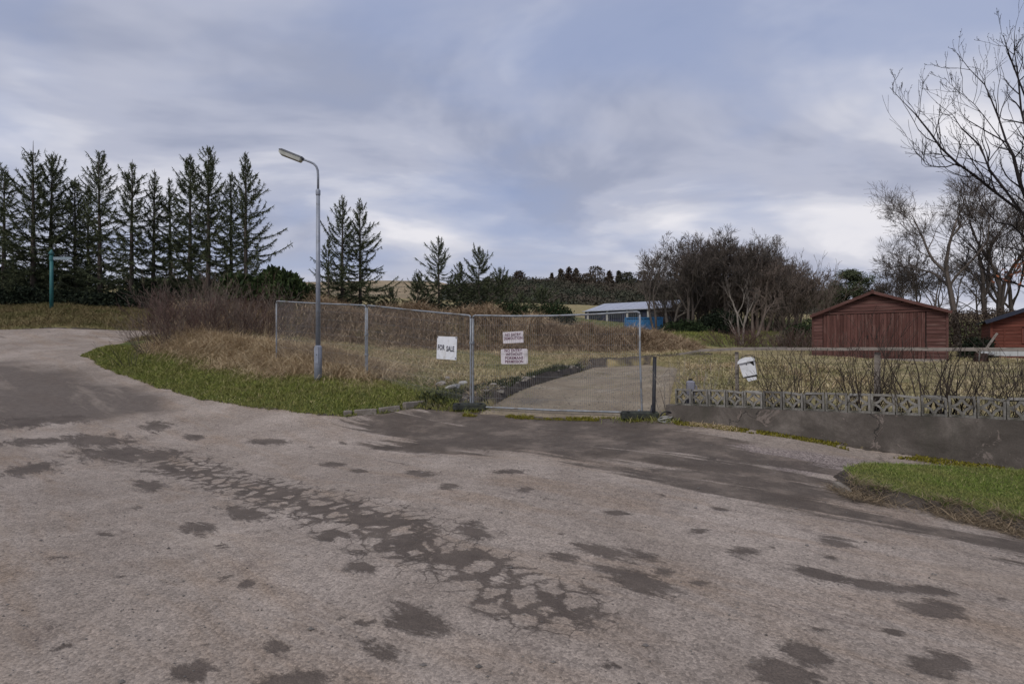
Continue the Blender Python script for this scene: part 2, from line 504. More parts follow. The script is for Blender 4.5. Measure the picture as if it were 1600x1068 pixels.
M['screen'] = m_plain('screen_block_concrete', (.15, .143, .128), (.235, .222, .203), 14, 0.95, bmp=0.5, c3=(.08, .075, .06), c3scale=5)
def tint(m, lo, hi):
    nt = m.node_tree; b = nt.nodes['Principled BSDF']; src = b.inputs['Base Color'].links[0].from_socket
    oi = nt.nodes.new('ShaderNodeObjectInfo')
    nt.links.new(mixc(nt, 1.0, src, ramp(nt, oi.outputs['Random'], [(0, (lo,) * 3), (1, (hi,) * 3)]), 'MULTIPLY'), b.inputs['Base Color'])
tint(M['screen'], .62, 1.15)
M['kerb'] = m_plain('kerb_concrete', (.12, .104, .088), (.215, .19, .165), 8, 0.95, bmp=0.6, c3=(.065, .058, .038), c3scale=3)
M['stone'] = m_plain('rubble_stone', (.20, .18, .16), (.36, .33, .29), 6, 0.95, bmp=0.6, c3=(.14, .12, .10), c3scale=4)
M['plastic_grey'] = m_plain('blue_grey_plastic', (.15, .15, .18), (.22, .22, .26), 6, 0.5)
M['felt'] = m_plain('roofing_felt', (.035, .04, .05), (.06, .068, .08), 8, 0.9, bmp=0.4)
M['felt_brown'] = m_plain('brown_roof_felt', (.085, .05, .042), (.14, .085, .07), 8, 0.9, bmp=0.3)
M['glass_dark'] = m_plain('dark_window_pane', (.02, .025, .03), (.04, .045, .05), 3, 0.12, spec=0.5)
M['sheet_roof'] = m_plain('pale_sheet_roof', (.27, .29, .35), (.41, .43, .49), 2, 0.5, 0.1, c3=(.30, .32, .38), c3scale=1)
M['navy'] = m_plain('navy_wall_sheet', (.018, .022, .04), (.03, .035, .055), 3, 0.6)
M['slate_end'] = m_plain('dark_gable_sheet', (.03, .03, .035), (.05, .05, .055), 3, 0.7)
M['blue'] = m_plain('blue_container_paint', (.025, .12, .27), (.04, .16, .34), 3, 0.5, c3=(.04, .11, .21), c3scale=2)
M['concrete_pale'] = m_plain('pale_concrete', (.30, .29, .27), (.42, .41, .38), 4, 0.9)
M['trailer'] = m_plain('trailer_panel', (.34, .35, .35), (.46, .47, .47), 4, 0.6, c3=(.26, .26, .25), c3scale=3)
M['barrel'] = m_plain('dark_brown_barrel', (.03, .015, .012), (.06, .028, .022), 5, 0.7)
def m_bark(name, a, b_, sc=5):
    return m_plain(name, a, b_, sc, 0.95, bmp=0.5, stretch=(1, 1, .3))
M['bark_dark'] = m_bark('dark_bark', (.050, .041, .035), (.105, .086, .073))
M['bark_grey'] = m_bark('grey_bark', (.075, .064, .055), (.150, .130, .111))
M['bark_pale'] = m_bark('pale_bark', (.16, .14, .12), (.27, .24, .205))
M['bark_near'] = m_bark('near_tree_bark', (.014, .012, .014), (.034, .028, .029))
M['bark_brown'] = m_bark('brown_twig_bark', (.090, .069, .057), (.17, .133, .110))
M['bark_wine'] = m_bark('reddish_twig_bark', (.060, .036, .031), (.112, .070, .060))
M['spruce'] = m_rnd('spruce_needles', [(0, (.035, .044, .026)), (.55, (.080, .094, .052)), (1, (.155, .165, .085))])
M['spruce_far'] = m_rnd('far_conifer_needles', [(0, (.026, .032, .022)), (1, (.060, .066, .042))])
M['far_wood'] = m_rnd('far_wood_leaves', [(0, (.030, .036, .025)), (.6, (.055, .060, .040)), (1, (.085, .080, .055))], clump=(.035, (.085, .066, .052), .8))
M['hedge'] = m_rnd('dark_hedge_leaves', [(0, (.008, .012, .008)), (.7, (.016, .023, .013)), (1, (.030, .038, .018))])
M['broom'] = m_rnd('broom_stems', [(0, (.018, .030, .012)), (1, (.050, .070, .024))])
M['brown_hedge'] = m_rnd('brown_beech_leaves', [(0, (.035, .026, .020)), (1, (.090, .066, .050))])
M['orange_leaf'] = m_rnd('withered_orange_leaves', [(0, (.12, .045, .025)), (1, (.24, .09, .045))])
M['ivy'] = m_rnd('ivy_leaves', [(0, (.010, .018, .008)), (1, (.035, .052, .020))])
M['green_grass'] = m_rnd('verge_blades', [(0, (.082, .100, .022)), (.4, (.152, .175, .040)), (.78, (.23, .235, .064)), (1, (.40, .33, .18))], clump=(1.3, (.19, .17, .065), .5))
M['lawn'] = m_rnd('lawn_blades', [(0, (.068, .100, .020)), (.45, (.130, .180, .036)), (.82, (.20, .235, .058)), (1, (.38, .32, .17))], clump=(2.2, (.22, .20, .075), .6))
M['dry'] = m_rnd('dry_grass_blades', [(0, (.22, .155, .09)), (.35, (.38, .285, .17)), (.8, (.54, .43, .28)), (1, (.62, .51, .35))], clump=(1.0, (.27, .19, .11), .5))
M['plot'] = m_rnd('plot_grass_blades', [(0, (.13, .12, .05)), (.35, (.28, .235, .12)), (.7, (.44, .36, .21)), (1, (.56, .47, .31))], clump=(.55, (.13, .145, .05), .6))
M['garden'] = m_rnd('garden_grass_blades', [(0, (.15, .13, .065)), (.35, (.31, .255, .15)), (.7, (.45, .37, .24)), (1, (.56, .47, .33))], clump=(.8, (.13, .15, .05), .65))
M['bracken'] = m_rnd('dead_bracken_fronds', [(0, (.16, .108, .068)), (.5, (.33, .24, .155)), (.85, (.46, .36, .24)), (1, (.56, .46, .32))], clump=(.6, (.20, .135, .085), .6))
M['bank'] = m_rnd('bank_grass_blades', [(0, (.08, .072, .03)), (.5, (.17, .135, .065)), (1, (.30, .22, .125))], clump=(.8, (.09, .098, .03), .6))
M['stalk'] = m_rnd('dead_stalks', [(0, (.10, .075, .05)), (1, (.30, .23, .15))])
M['moss'] = m_rnd('moss_tufts', [(0, (.075, .072, .010)), (.6, (.15, .135, .016)), (1, (.24, .20, .035))])
M['weed'] = m_rnd('weed_leaves', [(0, (.020, .026, .012)), (1, (.06, .07, .03))])
M['pebble'] = m_plain('pebbles', (.05, .045, .042), (.22, .20, .185), 3, 0.95)

def m_ground():
    m, nt, b = new_mat('soil_and_thatch')
    p = pos(nt)
    straw = ramp(nt, noise(nt, p, 3.0, 8, 0.65), [(.3, (.17, .135, .07)), (.6, (.34, .27, .15)), (.8, (.42, .34, .20))])
    green = ramp(nt, noise(nt, p, 4.0, 8, 0.65), [(.3, (.05, .065, .020)), (.7, (.12, .135, .042))])
    earth = ramp(nt, noise(nt, p, 5.0, 8, 0.7), [(.3, (.045, .038, .032)), (.7, (.12, .10, .085))])
    g = mathn(nt, 'ADD', attr(nt, 'green'), mathn(nt, 'MULTIPLY', mathn(nt, 'SUBTRACT', noise(nt, p, 1.1, 5, .6), .5), 1.4), True)
    col = mixc(nt, g, straw, green)
    e = mathn(nt, 'ADD', attr(nt, 'earth'), mathn(nt, 'MULTIPLY', mathn(nt, 'SUBTRACT', noise(nt, p, 2.0, 6, .6), .5), .9), True)
    e2 = ramp(nt, e, [(.4, (0,) * 3), (.6, (1,) * 3)])
    col = mixc(nt, e2, col, earth)
    nt.links.new(col, b.inputs['Base Color']); b.inputs['Roughness'].default_value = 0.95
    b.inputs['Specular IOR Level'].default_value = 0.1
    bump(nt, b, noise(nt, p, 25, 6, .7), 0.8, 0.05)
    return m

def m_road():
    m, nt, b = new_mat('worn_road_surface')
    p = pos(nt)
    ff = noise(nt, p, 0.7, 6, .6, .3)
    col = ramp(nt, ff, [(.30, (.215, .175, .145)), (.5, (.272, .228, .194)), (.70, (.345, .292, .252))])
    brown = ramp(nt, noise(nt, scaled(nt, p, (.35, 1.5, 1), R(36)), 1.3, 7, .68, .4), [(.48, (0,) * 3), (.68, (1,) * 3)])
    col = mixc(nt, mathn(nt, 'MULTIPLY', brown, .62), col, (.225, .163, .115))
    # exposed chippings
    vo = nd(nt, 'ShaderNodeTexVoronoi', feature='F1'); vo.inputs['Scale'].default_value = 62; nt.links.new(p, vo.inputs['Vector'])
    chip = ramp(nt, vo.outputs['Color'], [(.12, (.55,) * 3), (.5, (.99,) * 3), (.9, (1.38,) * 3)])
    col = mixc(nt, .62, col, chip, 'MULTIPLY')
    grit = ramp(nt, noise(nt, p, 130, 3, .7), [(.33, (.60,) * 3), (.5, (1,) * 3), (.68, (1.35,) * 3)])
    col = mixc(nt, .75, col, grit, 'MULTIPLY')
    mott = ramp(nt, noise(nt, p, 9, 6, .7), [(.3, (.74,) * 3), (.7, (1.18,) * 3)])
    col = mixc(nt, .8, col, mott, 'MULTIPLY')
    col = mixc(nt, mathn(nt, 'MULTIPLY', attr(nt, 'grey'), .9), col, mixc(nt, .8, (.105, .086, .074), mott, 'MULTIPLY'))
    # gravelly footway beside the wall
    gv = nd(nt, 'ShaderNodeTexVoronoi', feature='F1'); gv.inputs['Scale'].default_value = 55; nt.links.new(p, gv.inputs['Vector'])
    gcol = ramp(nt, gv.outputs['Color'], [(.1, (.09, .074, .068)), (.5, (.20, .165, .152)), (.9, (.34, .285, .26))])
    col = mixc(nt, attr(nt, 'path'), col, gcol)
    # scattered dark specks and small scuffs
    sp = ramp(nt, noise(nt, scaled(nt, p, (.8, 1.9, 1), R(36)), 4.2, 7, .72), [(.66, (0,) * 3), (.70, (1,) * 3)])
    col = mixc(nt, mathn(nt, 'MULTIPLY', sp, .55), col, (.090, .070, .060))
    sp2 = ramp(nt, noise(nt, scaled(nt, p, (.6, 2.3, 1), R(36)), 1.9, 10, .76, .2), [(.585, (0,) * 3), (.66, (1,) * 3)])
    col = mixc(nt, mathn(nt, 'MULTIPLY', sp2, .5), col, (.110, .086, .074))
    sp3 = ramp(nt, noise(nt, p, 11, 5, .7), [(.69, (0,) * 3), (.72, (1,) * 3)])
    col = mixc(nt, mathn(nt, 'MULTIPLY', sp3, .6), col, (.060, .050, .044))
    lt = ramp(nt, noise(nt, scaled(nt, p, (.4, 1.8, 1), R(36)), .9, 7, .7, .5), [(.55, (0,) * 3), (.72, (1,) * 3)])
    col = mixc(nt, mathn(nt, 'MULTIPLY', lt, .35), col, (.40, .335, .275))
    # worn-through patches, ragged where the surface is crazed
    n1 = mathn(nt, 'MULTIPLY', mathn(nt, 'SUBTRACT', noise(nt, scaled(nt, p, (.55, 1.75, 1), R(36)), 4.2, 10, .76, .35), .5), 2.8)
    ve = nd(nt, 'ShaderNodeTexVoronoi', feature='DISTANCE_TO_EDGE'); ve.inputs['Scale'].default_value = 4.4
    wob = nt.nodes.new('ShaderNodeVectorMath'); wob.operation = 'ADD'
    nc = nt.nodes.new('ShaderNodeTexNoise'); nc.inputs['Scale'].default_value = 3.0; nc.inputs['Detail'].default_value = 5
    nt.links.new(p, nc.inputs['Vector'])
    sc_ = nt.nodes.new('ShaderNodeVectorMath'); sc_.operation = 'SCALE'; sc_.inputs['Scale'].default_value = .35
    nt.links.new(nc.outputs['Color'], sc_.inputs[0])
    nt.links.new(p, wob.inputs[0]); nt.links.new(sc_.outputs[0], wob.inputs[1]); nt.links.new(wob.outputs[0], ve.inputs['Vector'])
    cr = attr(nt, 'crazed')
    cell = mathn(nt, 'MULTIPLY', mathn(nt, 'SUBTRACT', .11, ve.outputs['Distance']), 4.0)
    n2 = mathn(nt, 'MULTIPLY', mathn(nt, 'SUBTRACT', noise(nt, p, 34, 4, .75), .5), .7)
    n1 = mathn(nt, 'ADD', n1, n2)
    f = mathn(nt, 'ADD', mathn(nt, 'ADD', attr(nt, 'worn'), n1), mathn(nt, 'MULTIPLY', cell, cr))
    wf = ramp(nt, f, [(.40, (0,) * 3), (.68, (1,) * 3)])
    fc = mathn(nt, 'LESS_THAN', ve.outputs['Distance'], .016)
    wf = mathn(nt, 'MAXIMUM', wf, mathn(nt, 'MULTIPLY', fc, ramp(nt, cr, [(.15, (0,) * 3), (.4, (.9,) * 3)])))
    wcol = mixc(nt, .8, ramp(nt, noise(nt, p, 3, 6, .7), [(.3, (.060, .047, .039)), (.7, (.120, .096, .080))]), grit, 'MULTIPLY')
    col = mixc(nt, mathn(nt, 'MULTIPLY', wf, .93), col, wcol)
    # dark tarmac and dirt in front of the gate, dragged into streaks along the road
    st = noise(nt, scaled(nt, p, (.30, 2.6, 1), R(33)), 1.0, 7, .66, .25)
    st2 = noise(nt, scaled(nt, p, (.5, 6.0, 1), R(35)), 1.6, 6, .7, .1)
    d = mathn(nt, 'ADD', attr(nt, 'tar'), mathn(nt, 'MULTIPLY', mathn(nt, 'SUBTRACT', st, .5), 3.7))
    d = mathn(nt, 'ADD', d, mathn(nt, 'MULTIPLY', mathn(nt, 'SUBTRACT', st2, .5), 1.1))
    d = mathn(nt, 'ADD', d, mathn(nt, 'MULTIPLY', mathn(nt, 'SUBTRACT', noise(nt, p, 16, 5, .75), .5), .55))
    df = ramp(nt, d, [(.36, (0,) * 3), (.62, (1,) * 3)])
    tcol = mixc(nt, .7, ramp(nt, noise(nt, p, 1.7, 7, .68), [(.3, (.042, .033, .027)), (.50, (.078, .062, .051)), (.66, (.165, .132, .108))]), grit, 'MULTIPLY')
    col = mixc(nt, mathn(nt, 'MULTIPLY', df, .88), col, tcol)
    nt.links.new(col, b.inputs['Base Color'])
    rg = mathn(nt, 'SUBTRACT', .93, mathn(nt, 'MULTIPLY', wf, .12))
    nt.links.new(rg, b.inputs['Roughness'])
    b.inputs['Specular IOR Level'].default_value = 0.2
    hgt = mathn(nt, 'ADD', mathn(nt, 'MULTIPLY', vo.outputs['Distance'], -.6), mathn(nt, 'MULTIPLY', wf, -1.2))
    hgt = mathn(nt, 'ADD', hgt, mathn(nt, 'MULTIPLY', noise(nt, p, 14, 6, .7), 1.2))
    bump(nt, b, hgt, 0.55, 0.012)
    return m

def m_slab():
    m, nt, b = new_mat('old_drive_concrete')
    p = pos(nt)
    col = ramp(nt, noise(nt, p, 1.2, 7, .65, .3), [(.3, (.165, .130, .092)), (.55, (.235, .192, .138)), (.75, (.31, .262, .198))])
    col = mixc(nt, .8, col, ramp(nt, noise(nt, p, 40, 4, .7), [(.3, (.6,) * 3), (.7, (1.25,) * 3)]), 'MULTIPLY')
    f = ramp(nt, noise(nt, p, .9, 6, .7), [(.55, (0,) * 3), (.7, (1,) * 3)])
    col = mixc(nt, mathn(nt, 'MULTIPLY', f, .5), col, (.12, .115, .06))
    wv = noise(nt, scaled(nt, p, (.5, 3.0, 1), R(-35)), .8, 5, .6)
    ln = ramp(nt, wv, [(.62, (0,) * 3), (.66, (1,) * 3)])
    col = mixc(nt, mathn(nt, 'MULTIPLY', ln, .35), col, (.34, .31, .26))
    nt.links.new(col, b.inputs['Base Color']); b.inputs['Roughness'].default_value = .95
    bump(nt, b, noise(nt, p, 30, 6, .7), .4, .01)
    return m

def m_wall():
    m, nt, b = new_mat('rendered_wall')
    p = objc(nt)
    col = ramp(nt, noise(nt, p, 1.6, 8, .68, .5), [(.30, (.055, .047, .040)), (.5, (.100, .086, .075)), (.68, (.175, .152, .134))])
    pt = ramp(nt, noise(nt, p, 2.6, 7, .7, .8), [(.60, (0,) * 3), (.63, (1,) * 3)])
    col = mixc(nt, mathn(nt, 'MULTIPLY', pt, .55), col, (.25, .205, .18))
    dk = ramp(nt, noise(nt, scaled(nt, p, (1, 1, .25)), 2.2, 6, .7), [(.5, (0,) * 3), (.7, (1,) * 3)])
    col = mixc(nt, mathn(nt, 'MULTIPLY', dk, .65), col, (.060, .056, .044))
    ve = nd(nt, 'ShaderNodeTexVoronoi', feature='DISTANCE_TO_EDGE'); ve.inputs['Scale'].default_value = .42
    nn = nt.nodes.new('ShaderNodeVectorMath'); nn.operation = 'ADD'
    nc = nt.nodes.new('ShaderNodeTexNoise'); nc.inputs['Scale'].default_value = 2.5; nc.inputs['Detail'].default_value = 6
    nt.links.new(p, nc.inputs['Vector']); nt.links.new(p, nn.inputs[0]); nt.links.new(nc.outputs['Color'], nn.inputs[1])
    nt.links.new(nn.outputs[0], ve.inputs['Vector'])
    ck = mathn(nt, 'LESS_THAN', ve.outputs['Distance'], .0035)
    col = mixc(nt, mathn(nt, 'MULTIPLY', ck, .8), col, (.03, .028, .026))
    col = mixc(nt, .7, col, ramp(nt, noise(nt, p, 60, 4, .7), [(.3, (.75,) * 3), (.7, (1.2,) * 3)]), 'MULTIPLY')
    nt.links.new(col, b.inputs['Base Color']); b.inputs['Roughness'].default_value = .95
    hh = mathn(nt, 'ADD', noise(nt, p, 22, 7, .7), mathn(nt, 'MULTIPLY', mathn(nt, 'SUBTRACT', pt, mathn(nt, 'MULTIPLY', ck, 2.0)), .6))
    bump(nt, b, hh, .6, .012)
    return m

def m_board(name, c_lo, c_hi, wear, vertical=True):
    """stained boards: per-object tint, grain along the board and worn pale streaks"""
    m, nt, b = new_mat(name)
    oi = nt.nodes.new('ShaderNodeObjectInfo')
    base = ramp(nt, oi.outputs['Random'], [(0, c_lo), (1, c_hi)])
    tcx = objc(nt)
    off = nt.nodes.new('ShaderNodeVectorMath'); off.operation = 'ADD'
    cm = nt.nodes.new('ShaderNodeCombineXYZ')
    nt.links.new(mathn(nt, 'MULTIPLY', oi.outputs['Random'], 40), cm.inputs[0])
    nt.links.new(tcx, off.inputs[0]); nt.links.new(cm.outputs[0], off.inputs[1])
    v = scaled(nt, off.outputs[0], (9, 9, .9) if vertical else (.9, 9, 9))
    g = noise(nt, v, 2.0, 7, .65)
    col = mixc(nt, .8, base, ramp(nt, g, [(.3, (.65,) * 3), (.7, (1.3,) * 3)]), 'MULTIPLY')
    wr = ramp(nt, noise(nt, v, 1.0, 6, .7), [(.52, (0,) * 3), (.70, (1,) * 3)])
    col = mixc(nt, mathn(nt, 'MULTIPLY', wr, .55), col, wear)
    nt.links.new(col, b.inputs['Base Color']); b.inputs['Roughness'].default_value = .85
    bump(nt, b, g, .4, .006)
    return m
M['door_board'] = m_board('maroon_door_boards', (.066, .028, .023), (.112, .050, .042), (.19, .125, .108))
M['clad_board'] = m_board('maroon_cladding', (.075, .034, .028), (.108, .050, .043), (.17, .11, .095), False)
M['cabin_board'] = m_board('red_cabin_boards', (.105, .032, .022), (.15, .048, .034), (.18, .08, .06), False)
M['ground'], M['road'], M['slab'], M['wall'] = m_ground(), m_road(), m_slab(), m_wall()

# ------------------------------------------------------------------ ground, road, drive
def a_green(x, y):
    g = np.zeros(x.shape) + 0.25
    rs = road_sd(x, y)
    verge = (rs > 0) & (x < -0.8) & (y < 22)
    g = np.where(verge, 1.1 - sstep(.8, 2.2, rs) * 0.9, g)
    g = np.where(isl_sd(x, y) < .1, 1.0, g)
    g = np.where((y > 30) & (x > 6) & (y < 60), 0.9, g)
    g = np.where((y > 22) & (y < 28) & (x < -12), .5, g)
    g = np.where(y > 60, .25, g)
    return g
def a_earth(x, y):
    e = np.zeros(x.shape)
    rs = road_sd(x, y)
    e = np.maximum(e, (1 - sstep(0.0, .16, np.abs(rs))) * 0.8)
    e = np.maximum(e, ridge(x, y, [(-1.6, 11.6), (-.55, 12.3), (0.9, 14.8), (2.2, 18.4), (3.5, 20.7), (7.5, 20.5)], .6, 1.0))
    wd, wa = wall_side(x, y), (x - 2.93) * 0.801 - (y - 9.76) * 0.598
    e = np.maximum(e, (wd > 0) * (wa > -.1) * (1 - sstep(.35, .95, wd)))  # ground set darker in a band behind the wall
    e = np.maximum(e, ridge(x, y, MOUND, 1.6, .62))
    i = isl_sd(x, y)
    e = np.maximum(e, (1 - sstep(0.06, .20, np.abs(i))))
    e = np.maximum(e, ((y > 27) & (y < 45) & (x < -10)).astype(float) * .8)
    return e
gx = axis(-420, 420, -19, 10, 0.1, 1.22); gy = axis(-60, 400, 2.5, 25, 0.1, 1.13)
gy = gy[gy < 170]
g = grid_mesh('ground', gx, gy, gz, M['ground'], {'green': a_green, 'earth': a_earth})
tag(g, 'rough ground of grass and bare earth rising behind the road', kind='structure')

def ell(cx_, cy_, rx, ry, ang=0.0, s=1.0):
    """a patch given where it lies on the road: centre and half axes"""
    c = np.array(gp(cx_, cy_)); a = R(ang)
    e1 = np.array(gp(cx_ + rx * math.cos(a), cy_ + rx * math.sin(a))) - c
    e2 = np.array(gp(cx_ - ry * math.sin(a), cy_ + ry * math.cos(a))) - c
    return c, np.linalg.inv(np.stack([e1, e2], 1)), s
WORN = [ell(*e) for e in [(425, 770, 66, 17, 5), (510, 794, 84, 20, 7), (595, 815, 80, 17, 8), (640, 850, 66, 19, 10), (720, 872, 74, 19, 8), (775, 900, 44, 16, 12), (800, 945, 44, 18, 15), (862, 934, 34, 9, 15),
    (240, 665, 24, 8), (228, 757, 24, 9), (300, 683, 16, 4), (312, 826, 24, 9, 0), (388, 800, 40, 11, 5), (742, 830, 30, 13, 8),
    (945, 861, 62, 11, 8), (988, 907, 58, 16, 18), (643, 966, 44, 28, 15), (608, 1022, 34, 14, 20), (440, 1010, 26, 10), (1310, 848, 30, 8, 10),
    (1160, 862, 22, 8, 8), (1275, 897, 44, 8, 12), (1370, 915, 40, 7, 8), (1460, 950, 44, 13, 8), (1470, 1035, 40, 18, 15), (1225, 1050, 50, 20, 20),
    (1255, 1016, 36, 13, 25), (150, 688, 60, 9), (200, 710, 80, 12), (300, 735, 70, 15, 5), (45, 733, 44, 8, -8), (60, 690, 60, 6),
    (655, 740, 20, 5), (820, 765, 12, 4), (350, 906, 12, 6), (385, 914, 14, 7), (560, 885, 22, 10), (515, 835, 26, 9), (575, 815, 30, 8),
    (880, 868, 26, 8, 10), (1035, 895, 20, 6), (965, 800, 16, 4), (1090, 830, 16, 4), (960, 973, 14, 6), (565, 973, 14, 8), (300, 1045, 30, 14),
    (100, 655, 40, 6), (30, 660, 40, 8), (420, 690, 30, 5), (520, 725, 16, 4), (600, 700, 16, 3), (470, 1062, 60, 16), (1120, 795, 14, 3), (1440, 920, 44, 7, 5),
    (1400, 985, 20, 6), (700, 760, 16, 4), (560, 735, 14, 3), (800, 735, 26, 4)]]
CRAZ = [ell(*e) for e in [
    (440, 772, 90, 26, 8), (520, 795, 100, 34, 10), (610, 815, 100, 34, 12), (640, 860, 90, 30, 12), (705, 875, 110, 34, 14), (770, 890, 70, 32, 15),
    (810, 940, 80, 34, 18), (870, 935, 80, 30, 15), (350, 755, 60, 18, 8), (290, 722, 60, 14, 6)]]
_r = random.Random(21)
for _k in range(75):
    _y = 680 + 380 * _r.random() ** 1.3; _q = .4 + (_y - 680) / 380
    WORN.append(ell(_r.uniform(-20, 1620), _y, _r.uniform(5, 20) * _q, _r.uniform(2, 5) * _q, _r.uniform(-4, 18), _r.uniform(.65, .9)))
def field(L, x, y):
    f = np.zeros(x.shape)
    for c, Mi, s in L:
        dx, dy = x - c[0], y - c[1]
        u = Mi[0, 0] * dx + Mi[0, 1] * dy; v = Mi[1, 0] * dx + Mi[1, 1] * dy
        f = np.maximum(f, s * np.clip(1.10 - np.hypot(u, v) * .58, 0, 1))
    return f
TAR = [gp(*p) for p in [(560, 648), (640, 640), (740, 636), (870, 642), (1000, 648), (1060, 660), (1120, 684), (1180, 712), (1300, 735), (1312, 775),
                        (1400, 808), (1500, 835), (1600, 850), (1700, 890), (1600, 872), (1450, 838), (1300, 808), (1180, 782), (1050, 752), (940, 728), (840, 712), (740, 708), (640, 706), (590, 680)]]
GREY = [gp(*p) for p in [(-900, 700), (-400, 575), (0, 566), (120, 572), (200, 598), (262, 625), (270, 640), (180, 650), (60, 665), (-200, 720), (-700, 800)]]
PATH = [gp(*p) for p in [(1130, 690), (1230, 703), (1330, 715), (1480, 727), (1620, 742), (1620, 760), (1500, 748), (1330, 745), (1220, 735)]] + []
def a_worn(x, y): return np.maximum(field(WORN, x, y), field(CRAZ, x, y) * .58)
def a_craz(x, y): return field(CRAZ, x, y)
def a_tar(x, y): return .5 - np.clip(poly_sd(TAR, x, y) * .95, -.62, .75) + .0
def a_greyf(x, y): return 1 - sstep(-.5, .35, poly_sd(GREY, x, y) + (fbm(x * .9, y * .9, 3) - .5) * 1.2)
def a_path(x, y): return 1 - sstep(-.12, .12, poly_sd(PATH, x, y) + (fbm(x * 2.5, y * 2.5, 3) - .5) * .3)
rx = axis(-70, 45, -9, 8.5, 0.06, 1.2); ry = axis(-45, 27, 1.6, 11.5, 0.06, 1.15)
def road_z(x, y): return h0(x, y) + (fbm(x * .9 + 3, y * .9, 3) - .5) * .03
def road_keep(x, y): return (poly_sd(ROAD, x, y) < 0.5)
r = grid_mesh('road', rx, ry, road_z, M['road'], {'worn': a_worn, 'crazed': a_craz, 'tar': a_tar, 'grey': a_greyf, 'path': a_path}, keep=road_keep)
tag(r, 'worn pinkish grey road with dark patches climbing to the junction', kind='structure')

# concrete drive behind the gate
xs = np.arange(-1.5, 8, .12); ys = np.arange(9.6, 21, .12)
d = grid_mesh('driveway', xs, ys, lambda x, y: h0(x, y) + .028 - np.clip(poly_sd(SLAB, x, y) + .05, 0, 1) * 1.2, M['slab'],
              keep=lambda x, y: poly_sd(SLAB, x, y) + (fbm(x * 2, y * 2, 3) - .5) * .15 < 0.02)
tag(d, 'old brownish concrete drive behind the wire panels', kind='structure')

# far hills
def hill_z(px, D, D0, D1, sky):
    T = np.clip((D - D0) / (D1 - D0), 0, 1)
    zb = h0((px - 800) * D0 / F, np.full(np.shape(px), D0)) - 3.0
    pb = HOR - (zb - CAMZ) * F / D0
    yt = np.interp(px, [q[0] for q in sky], [q[1] for q in sky])
    return CAMZ + (HOR - (pb + (yt - pb) * T ** .75)) * D / F
def hill(name, px0, px1, D0, D1, sky, col, label, base=None, amp=1.5):
    pxs = np.linspace(px0, px1, 160); ts = np.linspace(0, 1, 26)
    PX, T = np.meshgrid(pxs, ts)
    D = D0 + (D1 - D0) * T
    ytop = np.interp(PX, [s[0] for s in sky], [s[1] for s in sky])
    zt = CAMZ + (HOR - ytop) * D1 / F
    X = (PX - 800) * D / F
    zb = h0(X * 0 + (PX - 800) * D0 / F, np.full(PX.shape, D0)) - 3.0
    Z = hill_z(PX, D, D0, D1, sky) + (fbm(X * .06, D * .06, 4) - .5) * amp * np.sin(T * math.pi)
    Z = np.where(T >= 1, zt, Z)
    V = np.stack([X, D, Z], -1)
    back = np.stack([X[-1] * 1.3, D[-1] * 1.3, zb[-1] - 5], -1)[None]
    V = np.concatenate([V, back]); nx = len(pxs); ny = len(ts) + 1
    i = np.arange(ny - 1)[:, None] * nx + np.arange(nx - 1)[None]
    Q = np.stack([i, i + 1, i + nx + 1, i + nx], -1).reshape(-1, 4)
    o = mesh_np(name, V.reshape(-1, 3), [Q], col, None, True)
    tag(o, label, kind='structure')
    return V[:-1]
M['moor'] = m_plain('moor_grass', (.15, .115, .068), (.34, .26, .165), .12, .95, c3=(.085, .075, .042), c3scale=.04, bmp=.3, stretch=(.5, 1, 1), detail=9)
M['woodfloor'] = m_plain('wooded_slope', (.020, .025, .014), (.045, .045, .028), .15, .95)
moor_top = [(-1200, 455), (0, 448), (450, 441), (600, 438), (680, 439), (740, 452), (800, 462), (1000, 470), (1300, 484), (1600, 492), (2600, 496)]
moor = hill('moor_hill', -1200, 2600, 95, 330, moor_top, M['moor'],
            'open moorland hill of pale dead grass behind the conifers')
wood_top = [(600, 475), (690, 452), (760, 440), (800, 437), (900, 440), (1000, 441), (1100, 444), (1250, 460), (1400, 484)]
wood = hill('wooded_hill', 690, 1420, 110, 260, wood_top, M['woodfloor'], 'dark wooded hillside beyond the building')

